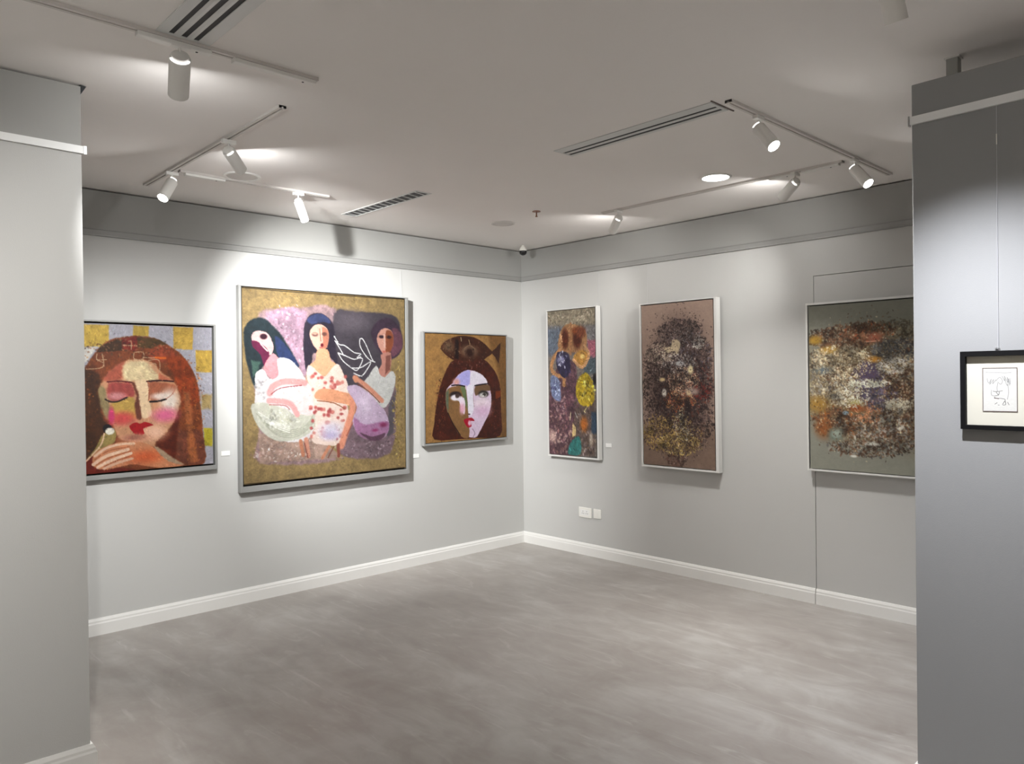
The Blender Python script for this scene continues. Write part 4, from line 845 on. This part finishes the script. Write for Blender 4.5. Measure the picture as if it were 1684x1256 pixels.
head('track_light', -1.785, -3.41, (-.144, -.62, -.771), 'bright lit track light between the linear ceiling grille and the near right wall', wash=.5, beam=1.7)
head('track_light', -.741, -3.41, (-.20, -.60, -.70), 'bright lit track light closest to the right wall, under the track end', wash=.5, beam=1.5)
head('track_light', -.720, -3.06, (.36, .80, -.48), 'white track light with lens hidden, halfway along the thin right-hand track', beam=.38, spot=84)
head('track_light', -.720, -1.745, (.40, .75, -.52), 'smallest white track light, corner end of the thin track by the right wall', beam=.22, spot=84)
head('track_light', -2.795, -4.345, (.43, -.03, -.90), 'blurred white track light cut off by the top edge above the near right wall', wash=.05, beam=1.45, spot=84, col=COOL, zp=2.660)
# tracks and heads in the part of the room behind the viewpoint
track(-6.60, -3.60, -4.30, -3.60, 'white lighting track behind the viewpoint facing the near left wall')
head('track_light', -5.60, -3.60, (.0, .80, -.60), 'track light behind the viewpoint, left one facing the near left wall', wash=.4, beam=.9, spot=80)
head('track_light', -4.65, -3.60, (.0, .80, -.60), 'track light behind the viewpoint, right one facing the near left wall', wash=.4, beam=.9, spot=80)

# ------------------------------------------------------------------ ceiling fittings
def grille(name, x0, x1, y0, y1, slots, label, cross=0):
    # slots: dark openings as (from, to) distances across the width
    t = thing(name, ((x0+x1)/2, (y0+y1)/2, H), label, 'air vent'); w, l = (x1-x0)/2, (y1-y0)/2; fr = .014
    q = B(); q.box(-w, -l, -.004, -w+slots[0][0], l, 0).box(-w+slots[-1][1], -l, -.004, w, l, 0).box(-w+slots[0][0], -l, -.004, -w+slots[-1][1], -l+fr, 0).box(-w+slots[0][0], l-fr, -.004, -w+slots[-1][1], l, 0)
    q.build('frame', 'grille', t, bevel=.001)
    q = B(); q.box(-w+slots[0][0], -l+fr, -.0012, -w+slots[-1][1], l-fr, -.0002); q.build('duct', 'dark', t)
    for a, b_ in zip(slots, slots[1:]):
        q = B(); q.prism([(-w+a[1], -.0030), (-w+(a[1]+b_[0])/2, -.0042), (-w+b_[0], -.0030), (-w+b_[0], -.0014), (-w+a[1], -.0014)], 'y', -l+fr, l-fr); q.build('blade', 'grille', t)
    if not cross and len(slots) == 2:
        q = B(); q.box(-w-.012, -l-.012, -.004, w+.03, -l-.006, 0); q.build('joint_strip', 'line', t)
    for k in range(cross):
        yc = -l+fr+(2*(l-fr))*(k+.5)/cross; q = B(); a, b_ = -w+slots[0][0], -w+slots[-1][1]; q.prism([(a, yc-.018), (b_, yc+.006), (b_, yc+.016), (a, yc-.008)], 'z', -.0036, -.0014); q.build('louvre', 'grille', t)
    return t
grille('ceiling_vent', -4.100, -3.915, -3.35, -2.462, [(.038, .056), (.080, .100), (.122, .140)], 'wide ceiling vent with three dark slots beside the nearest lighting track')
grille('ceiling_vent', -2.080, -1.935, -3.345, -2.40, [(.058, .078), (.102, .122)], 'long slim ceiling vent with two dark slots beside the lit round downlight')
grille('ceiling_vent', -2.125, -2.000, -1.245, -.335, [(.014, .111)], 'ceiling vent with slanted cross louvres in front of the left wall', cross=13)

def downlight(x, y, r, label, lit, W=0, sp=100):
    t = thing('round_downlight' if lit is not None else 'ceiling_speaker', (x, y, H), label, 'downlight' if lit is not None else 'ceiling speaker')
    q = B(); q.lathe([(r*.82, -.002), (r*.84, -.006), (r*.97, -.006), (r, -.001), (r, 0), (r*.82, 0), (r*.82, -.002)], 48); q.build('trim_ring', 'white' if lit is not None else 'track', t, smooth=True)
    q = B(); q.lathe([(0, -.003), (r*.82, -.003), (r*.82, -.0005), (0, -.0005)], 48)
    q.build('diffuser' if lit is not None else 'speaker_grille', 'lensdown' if lit else 'offlens', t)
    if W:
        ld = bpy.data.lights.new('lamp_light', 'AREA'); ld.shape = 'DISK'; ld.size = r*1.6; ld.energy = W; ld.color = NEUT; ld.spread = math.radians(sp)
        lo = bpy.data.objects.new('lamp_light', ld); C.objects.link(lo); lo.parent = t; lo.location = (0, 0, -.012)
    return t
downlight(-.95, -2.672, .095, 'bright lit round downlight recessed in the ceiling between vent and thin track', True, DOWN*.16, 100)
downlight(-3.09, -.86, .105, 'round unlit ceiling fitting behind the right-tilted track light', False)
downlight(-1.01, -.848, .095, 'round flat ceiling speaker near the room corner', None)

downlight(-6.9, -6.4, .095, 'added lit round downlight for fill light, unseen behind the viewpoint', True, DOWN)  # added out of view to raise the bounce light on the ceiling

t = thing('fire_sprinkler', (-1.11, -1.31, H), 'small dark copper fire sprinkler hanging from the ceiling near the corner', 'sprinkler')
q = B(); q.lathe([(0, 0), (.030, 0), (.030, -.004), (.010, -.007), (0, -.007)], 24); q.build('escutcheon', 'brass', t, smooth=True)
q = B(); q.tube([(0, 0, -.005), (0, 0, -.038)], .0045, 10); q.build('stem', 'brass', t)
q = B(); q.lathe([(0, -.036), (.009, -.036), (.009, -.040), (0, -.040)], 16); q.build('deflector', 'brass', t)
t = thing('dome_camera', (-.20, -.235, H), 'small white security camera with a black dome in the ceiling corner', 'security camera')
q = B(); q.lathe([(0, 0), (.012, 0), (.020, -.015), (.030, -.030), (.033, -.042), (.033, -.052), (0, -.052)], 32); q.build('housing', 'plastic', t, smooth=True)
q = B(); q.lathe([(.034, -.050), (.034, -.060)]+[(.034*math.cos(a), -.060-.030*math.sin(a)) for a in [i*math.pi/16 for i in range(1, 8)]]+[(0, -.090), ], 32); q.build('dome', 'black', t, smooth=True)

# ------------------------------------------------------------------ wall fittings
def plate(y0, y1, z0, z1, label, rockers):
    t = thing('socket_plate', (0, (y0+y1)/2, (z0+z1)/2), label, 'wall socket', None, (0, 0, -math.pi/2)); w, h = abs(y1-y0)/2, (z1-z0)/2
    q = B(); q.box(-w, -.009, -h, w, 0, h); q.build('face_plate', 'plastic', t, bevel=.003)
    if rockers == 2:
        q = B(); q.box(-w*.72, -.0105, -h*.55, w*.70, -.009, h*.55); q.build('insert', 'paper', t, bevel=.001)
        for sx in (-.3, .3):
            for hx, hz in ((0, .25), (-.12, -.15), (.12, -.15)):
                q = B(); q.box(w*(sx+hx)-.003, -.0108, h*hz-.003, w*(sx+hx)+.003, -.0100, h*hz+.003); q.build('pin_hole', 'dark', t)
    else:
        q = B(); q.box(-w*.5, -.0115, -h*.6, w*.5, -.009, h*.6); q.build('rocker', 'plastic', t, bevel=.0015)
plate(-.700, -.844, .325, .413, 'wide double white wall socket low on the right wall', 2)
plate(-.868, -.950, .333, .413, 'single white switch plate right of the double socket', 1)
def label_card(x, y, z, side, text):
    t = B(); t.box(-.030, -.004, -.016, .030, 0, .016)
    o = t.build('wall_label', 'paper', None); o.location = (x, y, z)
    if side == 'R': o.rotation_euler = (0, 0, -math.pi/2)
    tag(o, text, 'caption card')
label_card(-2.852, 0, 1.055, 'L', 'tiny white caption card between the closed-eyed portrait and the largest painting')
label_card(-1.245, 0, .910, 'L', 'tiny white caption card between the largest painting and the fish-hat portrait')
label_card(0, -1.040, .970, 'R', 'tiny white caption card right of the tall two-figure painting')
